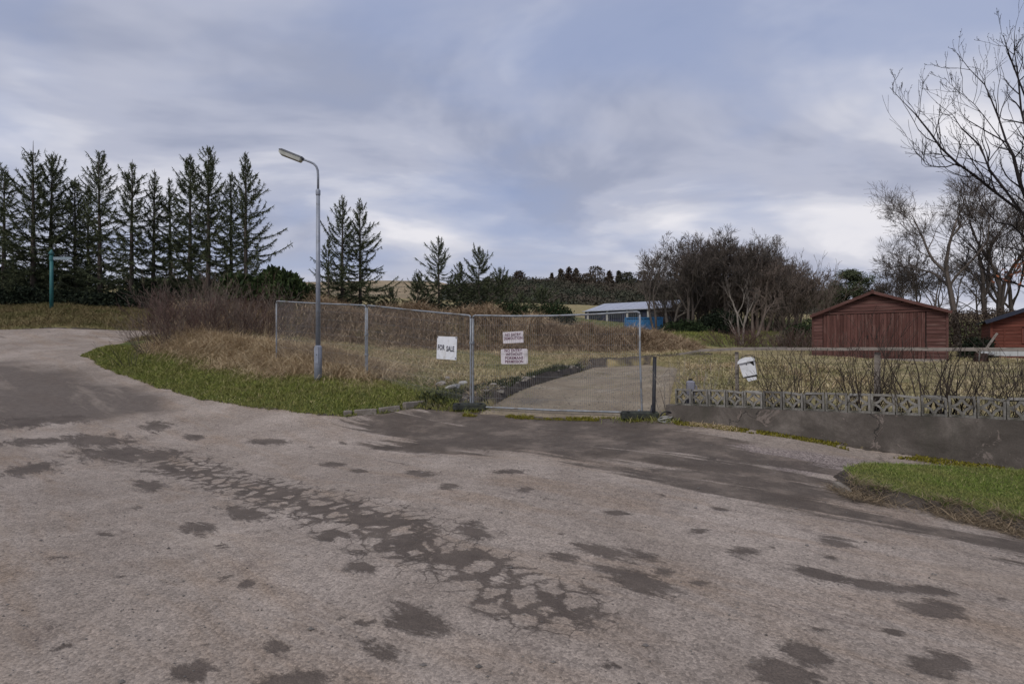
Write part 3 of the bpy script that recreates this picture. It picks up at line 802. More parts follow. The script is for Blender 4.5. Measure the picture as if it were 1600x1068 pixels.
# ------------------------------------------------------------------ street lamp
def lamp():
    X, Y = at(497, 12.5), 12.5
    z = float(gz(X, Y)); s = F / Y
    ro = tag(empty('street_lamp', (X, Y, z)), 'grey steel street lamp with a cranked arm standing on the grass verge', 'street lamp')
    zt = lambda py: CAMZ + (HOR - py) / s - z
    MB().tube([(0, 0, -.3), (0, 0, zt(543)), (0, 0, zt(539.5))], [.092, .092, .066], 16).build('base_column', M['lamp'], ro, True)
    b = MB(); b.box((0.0, -.093, .62), (.085, .012, .42)); dr = b.build('door', M['lamp'], ro)
    MB().tube([(0, -.1, .62), (0, -.104, .62)], .012, 8).build('lock', M['dark'], dr)
    MB().tube([(0, 0, zt(540)), (0, 0, zt(306))], [.058, .046], 14).build('shaft', M['lamp'], ro, True)
    MB().tube([(0, 0, zt(306)), (0, 0, zt(304)), (0, 0, zt(297.5)), (0, 0, zt(295.5))], [.046, .056, .056, .034], 14).build('collar', M['lamp'], ro, True)
    # bracket: rises, bends over towards the road on the left
    px = lambda p: (p - 497) / s
    pts = [(0, 0, zt(296)), (0, 0, zt(275)), (px(496.6), -.01, zt(266)), (px(495), -.03, zt(261)), (px(491.5), -.04, zt(257)), (px(486), -.05, zt(254.3)), (px(474), -.07, zt(250))]
    MB().tube(pts, [.027] * len(pts), 10).build('arm', M['lamp'], ro, True)
    a = Vector((px(476), -.065, zt(251))); e = Vector((px(440.5), -.12, zt(238.0)))
    ax = (e - a); L = ax.length; ax.normalize()
    side = ax.cross(Vector((0, 0, 1))).normalized(); up = side.cross(ax).normalized()
    def loft(prof, nm, mat, par):
        V = []; n = len(prof[0][1])
        for t, ring in prof:
            for (sx, uz) in ring: V.append(a + ax * (t * L) + side * sx + up * uz)
        F_ = [tuple(range(n)), tuple(range(len(V) - 1, len(V) - n - 1, -1))]
        for i in range(len(prof) - 1):
            for k in range(n):
                k2 = (k + 1) % n; F_.append((i * n + k2, i * n + k, (i + 1) * n + k, (i + 1) * n + k2))
        m = MB(); m.add(V, F_); return m.build(nm, mat, par)
    hood = lambda w, t: [(-w, 0), (-w * .8, t * .7), (0, t), (w * .8, t * .7), (w, 0)]
    hd = loft([(0, hood(.05, .04)), (.08, hood(.095, .06)), (.9, hood(.105, .065)), (1.0, hood(.085, .035))], 'lantern', M['lantern'], ro)
    bowl = lambda w, t: [(w, -.003), (w * .85, -t), (-w * .85, -t), (-w, -.003)]
    loft([(.05, bowl(.07, .06)), (.1, bowl(.09, .085)), (.9, bowl(.095, .085)), (.985, bowl(.075, .05))], 'bowl', M['bowl'], hd)
    loft([(-.02, [(-.03, -.02), (-.03, .035), (.03, .035), (.03, -.02)]), (.05, [(-.035, -.03), (-.035, .04), (.035, .04), (.035, -.03)])], 'spigot', M['lantern'], hd)
lamp()

# ------------------------------------------------------------------ temporary fence panels
PF = [(-6.83, 14.8, 1.05), (-3.78, 13.3, .80), (-.887, 11.27, .40), (2.557, 10.13, .40)]
def panel(i, label, teal=False):
    a, b_ = Vector(PF[i]), Vector(PF[i + 1])
    dirv = (b_ - a); dirv.z = 0; dirv.normalize()
    a2, b2 = a + dirv * .028, b_ - dirv * .028
    if i == 2: a2 = a2 + Vector((0, 0, .0))
    ro = tag(empty('wire_barrier', a2), label, 'barrier', 'wire barriers across the entrance')
    Q = b2 - a2; U = Vector((0, 0, 2.0))
    P = lambda u, v: Q * u + U * v
    L = Q.length; r = .021
    c = .06 / L
    sag = -.045 if i == 2 else -.01
    topr = [P(0, .97), P(c * .3, .993), P(c, 1.0)] + [P(u, 1.0) + Vector((0, 0, sag * math.sin(math.pi * u))) for u in (.25, .5, .75)] + [P(1 - c, 1.0), P(1 - c * .3, .993), P(1, .97)]
    MB().tube(topr, r, 8).build('top_rail', M['galv'], ro, True)
    MB().tube([P(0, .03), P(c, .0), P(.5, .0) + Vector((0, 0, -.015)), P(1 - c, 0), P(1, .03)], r, 8).build('bottom_rail', M['galv'], ro, True)
    low = -.09
    for u in (0, 1):
        bow = Vector((0, 0, 0)) if not (i == 2 and u == 1) else dirv * .05
        p = MB().tube([P(u, low), P(u, .02) + bow * .8, P(u, .25) + bow * .5, P(u, .6), P(u, .97)], r, 8).build('post', M['galv'], ro, True)
    # welded mesh infill: verticals and a few horizontals, two bowed bands
    P0, P1 = [], []
    n = 84
    nrm = Vector((dirv.y, -dirv.x, 0))
    vv = [0.0, .28, .33, .66, .71, 1.0]; off = [0, 0, .012, .012, 0, 0]
    for k in range(1, n):
        u = k / n
        for j in range(3):
            v0, v1 = (0.0, .34, .67)[j], (.34, .67, 1.0)[j]
            P0.append(P(u, v0) + Vector((0, 0, sag * math.sin(math.pi * u) * v0))); P1.append(P(u, v1) + Vector((0, 0, sag * math.sin(math.pi * u) * v1)))
    for v in (.10, .22, .34, .46, .58, .67, .78, .89):
        for k in range(6):
            P0.append(P(k / 6, v)); P1.append(P((k + 1) / 6, v))
    V, Fq = segs_mesh(np.array(P0), np.array(P1), np.full(len(P0), .0023), np.full(len(P0), .0023), 3)
    tag(mesh_np('mesh_infill', V, [Fq], M['wire'], ro), kind='stuff')
    return ro, P, dirv, nrm
pA, PA, dA, nA = panel(0, 'open framed wire fence panel behind the street lamp post')
pB, PB, dB, nB = panel(1, 'wire fence panel carrying the white for sale board')
pC, PC, dC, nC = panel(2, 'wire fence panel carrying the two red lettered warning boards')
# couplers holding neighbouring panels
for ro, Pf, dv, hts in ((pA, PA, dA, (.62, .36)), (pB, PB, dB, (.70,))):
    for v in hts:
        p = Pf(1, v) + dv * .028
        b = MB(); b.box(p, (.10, .055, .05), rz=math.atan2(dv.y, dv.x)); b.tube([p + Vector((0, -.05, 0)), p + Vector((0, .04, 0))], .01, 6)
        b.build('coupler', M['galv'], ro)

def foot(X, Y, rz, label, z):
    ro = tag(empty('rubber_weight', (X, Y, z), rz), label, 'weight', 'rubber weights under the wire barriers')
    b = MB(); b.bevbox((0, 0, .065), (.72, .24, .13), .03); b.build('block', M['rubber'], ro)
    for x in (-.24, .24):
        MB().tube([(x, -.1, .128), (x, -.1, .135)], .03, 10).build('socket', M['dark'], ro)
    for s_ in (-1, 1): MB().box((s_ * .362, 0, .06), (.012, .12, .05)).build('hand_hold', M['dark'], ro)
zf = lambda x, y: float(h0(x, y))
foot(-.93, 11.2, R(8), 'dark rubber weight where the second and third panels meet', zf(-.93, 11.2) + .03)
foot(2.50, 10.02, R(-4), 'dark rubber weight beside the black gate post', zf(2.5, 10.02) + .03)

# ------------------------------------------------------------------ boards with lettering
def text_mesh(body, size, mat, parent, loc, name='lettering', bold=.02, squash=1.0, shear=0.0):
    cu = bpy.data.curves.new('lettering', 'FONT'); cu.body = body; cu.size = size; cu.align_x = 'CENTER'; cu.align_y = 'CENTER'
    cu.offset = bold * size; cu.extrude = .0012; cu.resolution_u = 3; cu.shear = shear; cu.space_character = 1.05
    tmp = bpy.data.objects.new('tmp', cu); C.objects.link(tmp)
    me = bpy.data.meshes.new_from_object(tmp.evaluated_get(bpy.context.evaluated_depsgraph_get()))
    bpy.data.objects.remove(tmp); bpy.data.curves.remove(cu)
    o = bpy.data.objects.new(name, me); C.objects.link(o); me.materials.clear(); me.materials.append(mat)
    o.parent = parent; o.location = loc; o.rotation_euler = (R(90), 0, 0); o.scale = (squash, 1, 1)
    return o
def board(root_p, P, dv, nrm, u, v, w_, h_, tilt, label, mat, gap, lines, round_=0.0, ink=None):
    p = root_p.location + P(u, v) + nrm * gap
    ro = tag(empty('sign_board', p), label, 'sign')
    ro.rotation_euler = (0, tilt, math.atan2(dv.y, dv.x))
    b = MB()
    if round_:
        q = round_; ol = []
        for cx_, cz_, a0 in ((w_ / 2 - q, h_ / 2 - q, 0), (-w_ / 2 + q, h_ / 2 - q, 90), (-w_ / 2 + q, -h_ / 2 + q, 180), (w_ / 2 - q, -h_ / 2 + q, 270)):
            for k in range(4): ol.append((cx_ + q * math.cos(R(a0 + k * 30)), cz_ + q * math.sin(R(a0 + k * 30))))
        b.prism(ol, -.006, .006)
    else: b.box((0, 0, 0), (w_, .012, h_))
    b.build('board', mat, ro)
    for (t, sz, x, z, bo, sq) in lines:
        text_mesh(t, sz, ink, ro, (x, -.0085, z), bold=bo, squash=sq)
    return ro
s1 = board(pB, PB, dB, nB, .805, .605, .60, .52, R(2.5), 'white for sale board tied to the second wire panel', M['sign_white'], .034,
           [('FOR', .165, -.165, .0, .03, .66), ('SALE', .165, .115, -.022, .03, .66)], 0, M['ink'])
for x, z in ((-.28, .24), (.28, .24), (.28, -.22)):
    MB().box((x, -.008, z), (.02, .012, .03)).build('cable_tie', M['ink'], s1)
s2 = board(pC, PC, dC, nC, .258, .757, .46, .245, R(-2.5), 'smaller upper warning board forbidding entry to the demolition site', M['sign_pink'], -.03,
           [('NO ENTRY', .085, .0, .055, .02, .80), ('DEMOLITION', .085, .0, -.022, .022, .80)], .0, M['ink_red'])
s3 = board(pC, PC, dC, nC, .265, .552, .60, .325, R(-1.0), 'larger lower warning board asking for the foreman\'s permission', M['sign_pink'], -.03,
           [('NO ENTRY', .085, -.02, .125, .025, .90), ('WITHOUT', .085, .0, .045, .022, .88), ('FOREMANS', .085, .0, -.035, .022, .92), ('PERMISSION', .082, .0, -.112, .024, .90)], .03, M['ink_red'])

# ------------------------------------------------------------------ black gate post and coil
X, Y = at(1021, 9.95), 9.95
z = zf(X, Y)
ro = tag(empty('gate_post', (X, Y, z)), 'slim black steel post at the end of the rendered wall', 'post')
b = MB(); b.tube([(0, 0, -.2), (.005, 0, .2), (.025, 0, 1.20)], [.036, .036, .036], 12); b.build('pole', M['black_post'], ro, True)
b = MB(); b.tube([(.025, 0, 1.20), (.025, 0, 1.215)], .041, 12); b.build('cap', M['black_post'], ro)
b = MB(); b.tube([(-.03, -.02, .28), (-.055, -.03, .1), (-.06, -.04, .02)], .022, 8); b.build('brace', M['black_post'], ro, True)
b = MB()
for k, (rr, dx, dz) in enumerate(((.12, 0, 0), (.10, .02, .02), (.13, .01, .035), (.09, 0, .05))):
    b.tube([(dx + rr * math.cos(t), rr * .8 * math.sin(t), .02 + dz + .03 * math.sin(t + k)) for t in np.linspace(0, 2 * math.pi, 18, endpoint=False)], .012, 6, closed=True)
hz_ = at(1038, 9.7)
ro = tag(empty('cable_coil', (hz_, 9.68, zf(hz_, 9.68) + .01)), 'loose coil of pale cable lying at the foot of the black post', 'cable')
b.build('loop', M['cable'], ro, True)
b = MB(); b.tube([(.05 + .12 * math.cos(t), .02, .09 + .09 * math.sin(t)) for t in np.linspace(-.4, 3.6, 12)], .014, 6)
b.build('black_loop', M['black_post'], ro, True)

# ------------------------------------------------------------------ rendered wall with screen blocks
A0 = Vector((2.93, 9.76, 0)); WD = Vector((.801, -.598, 0)); WN = Vector((.598, .801, 0))   # along, and away from the road
WL = 7.2
ro = tag(empty('garden_wall', (A0.x, A0.y, 0), math.atan2(WD.y, WD.x)), 'low rendered wall topped with pierced concrete screen blocks beside the path', 'wall')
top = lambda x: .60 + .020 * x
b = MB(); n = 40; V = []
for k in range(n + 1):
    x = WL * k / n; j = random.uniform(-.006, .006)
    V += [(x, j, -.35), (x, j, top(x)), (x, .21, top(x)), (x, .21, -.35)]
Fw = [(0, 1, 2, 3), (4 * n + 3, 4 * n + 2, 4 * n + 1, 4 * n)]
for k in range(n):
    for q in range(4): Fw.append((4 * k + (q + 1) % 4, 4 * k + q, 4 * k + 4 + q, 4 * k + 4 + (q + 1) % 4))
b.add(V, Fw); b.build('wall_base', M['wall'], ro)
def screen_bm(seed):
    rs = random.Random(seed); b = MB(); hw, hh, t, dp = .147, .150, .029, .09
    y0, y1 = .055, .055 + dp
    for s in (-1, 1):
        b.prism([(s * hw, -hh), (s * (hw - t), -hh), (s * (hw - t), hh), (s * hw, hh)][::s], y0, y1)
        b.prism([(-hw + t, s * hh), (hw - t, s * hh), (hw - t, s * (hh - t)), (-hw + t, s * (hh - t))][::-s], y0, y1)
    # four curved ribs making a pointed star between the corners
    q = hw - t * .5; qz = hh - t * .5
    for sx in (-1, 1):
        for sz in (-1, 1):
            pts = []
            for k in range(7):
                a = R(90 * k / 6)
                # arc centred on the block's corner, bulging to the middle
                pts.append((sx * (q - (q * 1.0) * math.cos(a) * .97), sz * (qz - qz * math.sin(a) * .97)))
            w2 = .0155
            for (xa, za), (xb, zb) in zip(pts[:-1], pts[1:]):
                dx, dz = xb - xa, zb - za; l = math.hypot(dx, dz); nx_, nz_ = -dz / l * w2, dx / l * w2
                ol = [(xa - nx_, za - nz_), (xb - nx_, zb - nz_), (xb + nx_, zb + nz_), (xa + nx_, za + nz_)]
                b.prism(ol, y0 + .008, y1 - .008)
    return b
variants = [screen_bm(v).build('screen_block', M['screen'], ro) for v in range(4)]
for v, o in enumerate(variants):            # worn corners and a chipped rib or two
    rs_ = np.random.default_rng(60 + v)
    for vt in o.data.vertices:
        vt.co += Vector(rs_.normal(size=3)) * .0014
        if v and vt.co.x * (1 if v % 2 else -1) > .118 and vt.co.z > .118 - .02 * v: vt.co.z -= .02 + .008 * v
used = set()
k = 0; x = .31
while x < WL - .1:
    v = (0, 2, 0, 1, 3, 0, 1, 2)[k % 8]
    if v not in used: o = variants[v]; used.add(v)
    else: o = variants[v].copy(); C.objects.link(o)
    o.location = (x, random.uniform(-.006, .006), top(x) + .152)
    o.rotation_euler = (0, -.02 + random.uniform(-.012, .012), random.uniform(-.035, .035))
    x += .304 + random.uniform(-.003, .004); k += 1

# fence of wire and a grey rail behind the wall
def wl(x, y, z=0): return A0 + WD * x + WN * y + Vector((0, 0, z))
ro = tag(empty('wire_fence', (A0.x, A0.y, 0), math.atan2(WD.y, WD.x)), 'sagging wire netting fence with a grey timber top rail behind the block wall', 'fence')
FY = .42
rail = [(.12, 1.565), (.5, 1.635), (1.1, 1.66), (2.0, 1.665), (2.9, 1.66), (3.9, 1.655), (5.2, 1.652), (7.2, 1.65)]
for (xa, za), (xb, zb) in zip(rail[:-1], rail[1:]):
    L = math.hypot(xb - xa, zb - za) - .004
    b = MB(); b.box((0, 0, 0), (L, .045, .05 if xa > .4 else .035)); o = b.build('rail', M['timber_grey'], ro)
    o.location = ((xa + xb) / 2, FY + random.uniform(-.004, .004), (za + zb) / 2 + random.uniform(-.004, .004)); o.rotation_euler = (random.uniform(-.08, .08), -math.atan2(zb - za, xb - xa), random.uniform(-.006, .006))
for x, wd in ((1.165, .055), (3.27, .085), (5.2, .07), (7.0, .08)):
    b = MB(); b.box((0, 0, 0), (wd, wd * .8, 1.22)); o = b.build('post', M['timber_grey'], ro); o.location = (x, FY + .07, 1.0); o.rotation_euler = (random.uniform(-.02, .02), random.uniform(-.02, .02), random.uniform(-.2, .2))
P0, P1 = [], []
rs = np.random.default_rng(5)
xs_ = np.arange(-.05, 7.2, .19) + rs.normal(size=39)[:len(np.arange(-.05, 7.2, .19))] * .012
zr = lambda x: np.interp(x, [r_[0] for r_ in rail], [r_[1] for r_ in rail])
for x in xs_:
    p = None
    for z_ in np.linspace(.5, zr(max(x, .12)), 6):
        q = (x + rs.normal() * .012, FY - .03 + rs.normal() * .008, z_)
        if p: P0.append(p); P1.append(q)
        p = q
for z_ in (.72, .86, 1.0, 1.14, 1.28, 1.42, 1.56):
    p = None
    for x in np.arange(-.15, 7.2, .19):
        q = (x, FY - .03, z_ + rs.normal() * .008 - (.0 if x > .3 else .03))
        if p: P0.append(p); P1.append(q)
        p = q
V, Fq = segs_mesh(P0, P1, np.full(len(P0), .0026), np.full(len(P0), .0026), 3)
tag(mesh_np('wire_netting', V, [Fq], M['rust_wire'], ro), kind='stuff')

# battered mail box hanging askew on the netting
p = wl(1.37, FY - .12, 1.435)
ro = tag(empty('mail_box', p), 'dented white mail box hanging askew on the wire fence', 'mail box')
ro.rotation_euler = (0, R(-14), math.atan2(WD.y, WD.x) + R(6)); ro.scale = (.86, .86, .86)
b = MB(); b.prism([(-.135, -.30), (.125, -.30), (.15, -.04), (.145, .02), (-.145, .02), (-.15, -.04)], -.06, .06); b.build('body', M['box_white'], ro)
b = MB(); b.prism([(-.165, .0), (.16, .0), (.155, .035), (.11, .075), (0, .095), (-.11, .075), (-.16, .035)], -.085, .07); b.build('lid', M['box_white'], ro)
b = MB(); b.prism([(-.17, -.012), (.165, -.012), (.165, .012), (-.17, .012)], -.098, -.084); b.build('lid_rim', M['box_white'], ro)
b = MB(); b.prism([(.05, -.02), (.13, -.02), (.135, -.10), (.115, -.11)], -.063, -.0605); b.build('torn_corner', M['dark'], ro)
b = MB(); b.prism([(-.125, -.325), (.12, -.335), (.125, -.302), (-.135, -.302)], -.055, .055); b.build('bottom_gap', M['dark'], ro)
b = MB(); b.prism([(-.06, -.41), (.10, -.40), (.115, -.337), (-.09, -.327)], -.05, -.035); b.build('hanging_flap', M['box_white'], ro)
b = MB(); b.tube([(-.01, -.06, -.055), (-.01, -.068, -.055)], .012, 10); b.build('lock', M['dark'], ro)
b = MB(); b.tube([(-.12, .0, .05), (-.06, .03, .12), (.08, .03, .125), (.15, .0, .07), (.19, .02, .04)], .007, 6); b.build('strap', M['ink'], ro)
# small container just behind the blocks
p = wl(.36, .34, 0)
ro = tag(empty('plastic_container', (p.x, p.y, .62)), 'small blue grey plastic container standing behind the first screen block', 'container')
b = MB(); b.bevbox((0, 0, .22), (.15, .13, .44), .03); b.build('body', M['plastic_grey'], ro)
b = MB(); b.tube([(0, 0, .44), (0, 0, .475)], [.04, .03], 10); b.build('cap', M['dark'], ro)
b = MB(); b.tube([(.075, 0, .36), (.115, 0, .33), (.115, 0, .26), (.075, 0, .22)], .012, 6); b.build('handle', M['plastic_grey'], ro)

# ------------------------------------------------------------------ kerb stones and rubble
ro = tag(empty('kerb'), kind='structure', label='broken row of kerb stones along the verge by the entrance')
kp = [(534, 649), (551, 648), (590, 645.5), (626, 641), (690, 628)]
kz = [gp(*p) for p in kp]
for i, (a, c) in enumerate(zip(kz[:-1], kz[1:])):
    v = Vector((c[0] - a[0], c[1] - a[1])); L = v.length * (.9 if i else .8)
    m = ((a[0] + c[0]) / 2, (a[1] + c[1]) / 2)
    b = MB(); b.bevbox((0, 0, 0), (L, .12, .26), .018); o = b.build('kerb_stone', M['kerb'], ro)
    o.location = (m[0], m[1] + .03, zf(*m) - .035 + .008 * i); o.rotation_euler = (R(random.uniform(-5, 5)), R(random.uniform(-3, 3)) - .02, math.atan2(v.y, v.x) + R(random.uniform(-3, 3)))
p = gp(1311, 770)
b = MB(); b.bevbox((0, 0, 0), (.085, .22, .26), .025); o = b.build('kerb_stone', M['kerb'], ro); o.location = (p[0] + .03, p[1] + .04, zf(*p) - .03); o.rotation_euler = (R(12), R(12), R(10))

def rock(sx, sy, sz, seed):
    rs = np.random.default_rng(seed)
    import bmesh
    bm = bmesh.new(); bmesh.ops.create_icosphere(bm, subdivisions=2, radius=1.0)
    n0 = unit(rs.normal(size=(7, 3))); d0 = rs.uniform(.55, .9, 7)
    V = np.array([v.co for v in bm.verts]); 
    for nn, dd in zip(n0, d0):
        k = V @ nn; V = V - np.maximum(k - dd, 0)[:, None] * nn
    V *= np.array([sx, sy, sz]) * (1 + .08 * rs.normal(size=(len(V), 1)))
    Fq = np.array([[v.index for v in f.verts] for f in bm.faces]); bm.free()
    return V, Fq
stones = [(708, 607, .17, 'pale flat stone lying in the rubble by the fence foot, the larger of two'), (723, 600, .13, 'pale flat stone just behind the larger one in the rubble'),
          (690, 600, .14, 'half buried pale stone on the verge under the for sale board'), (771, 610, .09, 'small pale stone at the edge of the drive'),
          (782, 608, .06, 'tiny pale stone at the edge of the drive'), (833, 588, .07, 'white pebble in the dark weeds along the drive'),
          (700, 592, .12, 'brownish stone on the verge behind the kerb'), (757, 603, .10, 'dark grey stone in the weeds along the drive')]
for i, (px, py, s, lab) in enumerate(stones):
    p = gp(px, py + 8); V, Fq = rock(s * 1.25, s * .8, s * .5, 40 + i)
    o = mesh_np('rubble_stone', V, [Fq], M['stone'] if i not in (0, 1, 5) else M['concrete_pale'])
    o.location = (p[0], p[1], float(gz(*p)) + s * .32); o.rotation_euler = (random.uniform(-.2, .2), random.uniform(-.2, .2), random.uniform(0, 3))
    tag(o, lab, 'stone', 'stones in the rubble by the drive')

# ------------------------------------------------------------------ maroon timber garage
def garage():
    DL, DR = 21.9, 19.5
    a = Vector((at(1270, DL), DL, 1.16)); c = Vector((at(1480, DR), DR, 1.16))
    v = c - a; Wd = math.hypot(v.x, v.y); rz = math.atan2(v.y, v.x)
    H, AP, DP = 2.0, 2.82, 5.2
    ro = tag(empty('timber_garage', a, rz), 'maroon timber garage with wide board doors and a low gable', 'garage')
    b = MB(); b.box((Wd / 2, DP / 2 + .03, H / 2 - .2), (Wd - .06, DP - .06, H + .4))
    b.prism([(.03, H), (Wd - .03, H), (Wd * .47, AP - .08)], .03, DP); b.build('shell', M['dark'], ro)
    # horizontal cladding: left and right of the doors, gable, and the side walls
    bh = .15; ap = Wd * .47
    def roofx(z):   # horizontal extent under the roof slopes at height z
        t = (z - H) / (AP - H); return ap * t, Wd - (Wd - ap) * t
    def clad(x0, x1, z0, y=-.012):
        b = MB(); b.box((0, 0, 0), (x1 - x0, .024, bh - .012), rx=-.09); o = b.build('cladding_board', M['clad_board'], ro); o.location = ((x0 + x1) / 2, y, z0 + bh / 2)
    z = .05
    while z < H - .14:
        clad(.0, .36, z); clad(Wd - .62, Wd, z); z += bh
    z = H + .06
    while z < AP - .12:
        x0, x1 = roofx(z + bh * .9); 
        if x1 - x0 > .15: clad(x0, x1, z)
        z += bh
    for x in (0, Wd):
        z = .05
        while z < H - .1:
            b = MB(); b.box((0, 0, 0), (.024, DP - .1, bh - .012)); o = b.build('cladding_board', M['clad_board'], ro); o.location = (x, DP / 2, z + bh / 2); z += bh
    b = MB(); b.box((Wd / 2, -.03, H + .005), (Wd + .02, .03, .075)); b.build('lintel_board', M['clad_board'], ro)
    for x in (.0, Wd):
        b = MB(); b.box((x, -.03, H / 2), (.07, .05, H)); b.build('corner_board', M['clad_board'], ro)
    # double doors of upright boards
    for d_ in range(2):
        x0 = .38 + d_ * (Wd - 1.02) / 2; x1 = x0 + (Wd - 1.02) / 2 - .012
        dd = empty('door'); dd.parent = ro; dd.location = (x0, 0, 0)
        n = 14; bw = (x1 - x0) / n
        for k in range(n):
            b = MB(); b.box((0, 0, 0), (bw - .010, .022, 1.80)); o = b.build('door_board', M['door_board'], dd)
            o.location = ((k + .5) * bw, -.018 + random.uniform(-.004, .003), 1.04 + random.uniform(-.01, .01))
        b = MB(); b.box((.15 if d_ else (x1 - x0) - .15, -.04, 1.0), (.03, .03, .14)); b.build('handle', M['dark'], dd)
    b = MB(); b.box((Wd / 2, -.01, .05), (Wd, .05, .16)); b.build('sill_board', M['timber_grey'], ro)
    # roof: two felted slopes with barge boards
    for sx, (xa, za), (xb, zb) in ((0, (-.10, H - .09), (ap, AP)), (1, (ap, AP), (Wd + .12, H - .08))):
        dx, dz = xb - xa, zb - za; L = math.hypot(dx, dz); an = math.atan2(dz, dx)
        b = MB(); b.box((0, 0, 0), (L, DP + .3, .05)); o = b.build('roof_slope', M['felt_brown'], ro); o.location = ((xa + xb) / 2, DP / 2 - .02, (za + zb) / 2 + .02); o.rotation_euler = (0, -an, 0)
        b = MB(); b.box((0, 0, 0), (L, .03, .11)); o = b.build('barge_board', M['clad_board'], ro); o.location = ((xa + xb) / 2, -.19, (za + zb) / 2 - .02); o.rotation_euler = (0, -an, 0)
    b = MB(); b.box((ap, -.21, AP - .0), (.10, .03, .16)); b.build('finial', M['clad_board'], ro)
garage()

# red cabin at the edge of the picture
def cabin():
    Dc = 22.5
    a = Vector((at(1549, Dc), Dc, 1.02)); rz = R(-38); Wd, H, AP, DP = 3.4, 1.95, 2.62, 4.0
    ro = tag(empty('red_cabin', a, rz), 'bright red timber cabin with a dark felt roof beside the bare trees', 'cabin')
    b = MB(); b.box((Wd / 2, DP / 2 + .03, H / 2 - .2), (Wd - .06, DP - .06, H + .4)); b.prism([(.03, H), (Wd - .03, H), (Wd / 2, AP - .05)], .03, DP); b.build('shell', M['dark'], ro)
    z = 0.0; bh = .145
    while z < AP - .1:
        x0, x1 = 0.0, Wd
        zt_ = z + bh
        if zt_ > H: t = (zt_ - H) / (AP - H); x0, x1 = Wd / 2 * t, Wd - Wd / 2 * t
        if x1 - x0 > .15:
            segs = [(x0, x1)] if not (.85 < z < 1.5) else [(x0, .96), (1.62, x1)]
            for s0, s1_ in segs:
                b = MB(); b.box((0, 0, 0), (s1_ - s0, .026, bh - .012), rx=-.08); o = b.build('cladding_board', M['cabin_board'], ro); o.location = ((s0 + s1_) / 2, -.012, z + bh / 2)
        z += bh
    z = 0
    while z < H - .1:
        b = MB(); b.box((0, 0, 0), (.026, DP - .1, bh - .012)); o = b.build('cladding_board', M['cabin_board'], ro); o.location = (0, DP / 2, z + bh / 2); z += bh
    b = MB(); b.box((0, -.025, H / 2), (.08, .05, H)); b.build('corner_board', M['cabin_board'], ro)
    b = MB(); b.box((.42, -.03, 1.12), (.05, .03, .85)); b.build('batten', M['cabin_board'], ro)
    wn = empty('window'); wn.parent = ro; wn.location = (1.29, -.01, 1.22)
    b = MB()
    for x in (-.31, .31): b.box((x, -.02, 0), (.06, .05, .66))
    for z in (-.31, .31): b.box((0, -.02, z), (.56, .05, .05))
    b.build('frame', M['cabin_board'], wn)
    MB().box((0, .005, 0), (.56, .012, .57)).build('pane', M['glass_dark'], wn)
    MB().tube([(-.02, -.018, .12), (-.02, -.004, .12)], .13, 18).build('round_white_disc', M['box_white'], wn)
    for s, (xa, za), (xb, zb) in ((0, (-.22, H - .10), (Wd / 2, AP)), (1, (Wd / 2, AP), (Wd + .22, H - .10))):
        dx, dz = xb - xa, zb - za; L = math.hypot(dx, dz); an = math.atan2(dz, dx)
        b = MB(); b.box((0, 0, 0), (L, DP + .5, .06)); o = b.build('roof_slope', M['felt'], ro); o.location = ((xa + xb) / 2, DP / 2 - .05, (za + zb) / 2 + .03); o.rotation_euler = (0, -an, 0)
        b = MB(); b.box((0, 0, 0), (L, .035, .15)); o = b.build('barge_board', M['navy'], ro); o.location = ((xa + xb) / 2, -.32, (za + zb) / 2 - .03); o.rotation_euler = (0, -an, 0)
cabin()
# low trailer, barrel and leaning stake in front of the cabin
D_ = 18.5; p = Vector((at(1541, D_), D_, zat(571, D_)))
ro = tag(empty('trailer', p, R(-22)), 'low pale grey trailer parked in front of the red cabin', 'trailer')
b = MB(); b.box((1.25, .5, .40), (2.1, 1.1, .05)); b.build('bed', M['trailer'], ro)
b = MB(); b.box((1.25, -.07, .50), (2.1, .04, .30)); b.build('side_panel', M['trailer'], ro)
b = MB(); b.box((1.25, 1.07, .50), (2.1, .04, .30)); b.build('side_panel', M['trailer'], ro)
b = MB(); b.tube([(.2, .05, .48), (-.02, .4, .62), (-.05, .42, .02)], .03, 8); b.build('draw_bar', M['trailer'], ro, True)
b = MB(); b.tube([(1.6, -.10, .2), (1.6, .02, .2)], .24, 18); wh = b.build('wheel', M['rubber'], ro)
b = MB(); b.tube([(1.6, -.115, .2), (1.6, -.098, .2)], .13, 14); b.build('rim', M['galv'], wh)
D_ = 19.0; p = Vector((at(1533, D_), D_, zat(577, D_)))
ro = tag(empty('barrel', p), 'dark brown barrel standing beside the trailer', 'barrel')
MB().tube([(0, 0, 0), (0, 0, .06), (0, 0, .3), (0, 0, .55), (0, 0, .6)], [.18, .19, .215, .19, .18], 16).build('body', M['barrel'], ro, True)
for z in (.16, .44): MB().tube([(.205 * math.cos(t), .205 * math.sin(t), z) for t in np.linspace(0, 6.283, 16, endpoint=False)], .012, 5, closed=True).build('hoop', M['dark'], ro)
D_ = 20; p = Vector((at(1530, D_), D_, zat(566, D_)))
ro = tag(empty('stake', p), 'grey stake leaning by the corner of the red cabin', 'stake')
b = MB(); b.box((.28, 0, .55), (.06, .05, 1.45), ry=.62); b.build('shaft', M['timber_grey'], ro)
b = MB(); b.box((.02, .03, .3), (.05, .05, .75), ry=-.7); b.build('prop', M['timber_grey'], ro)

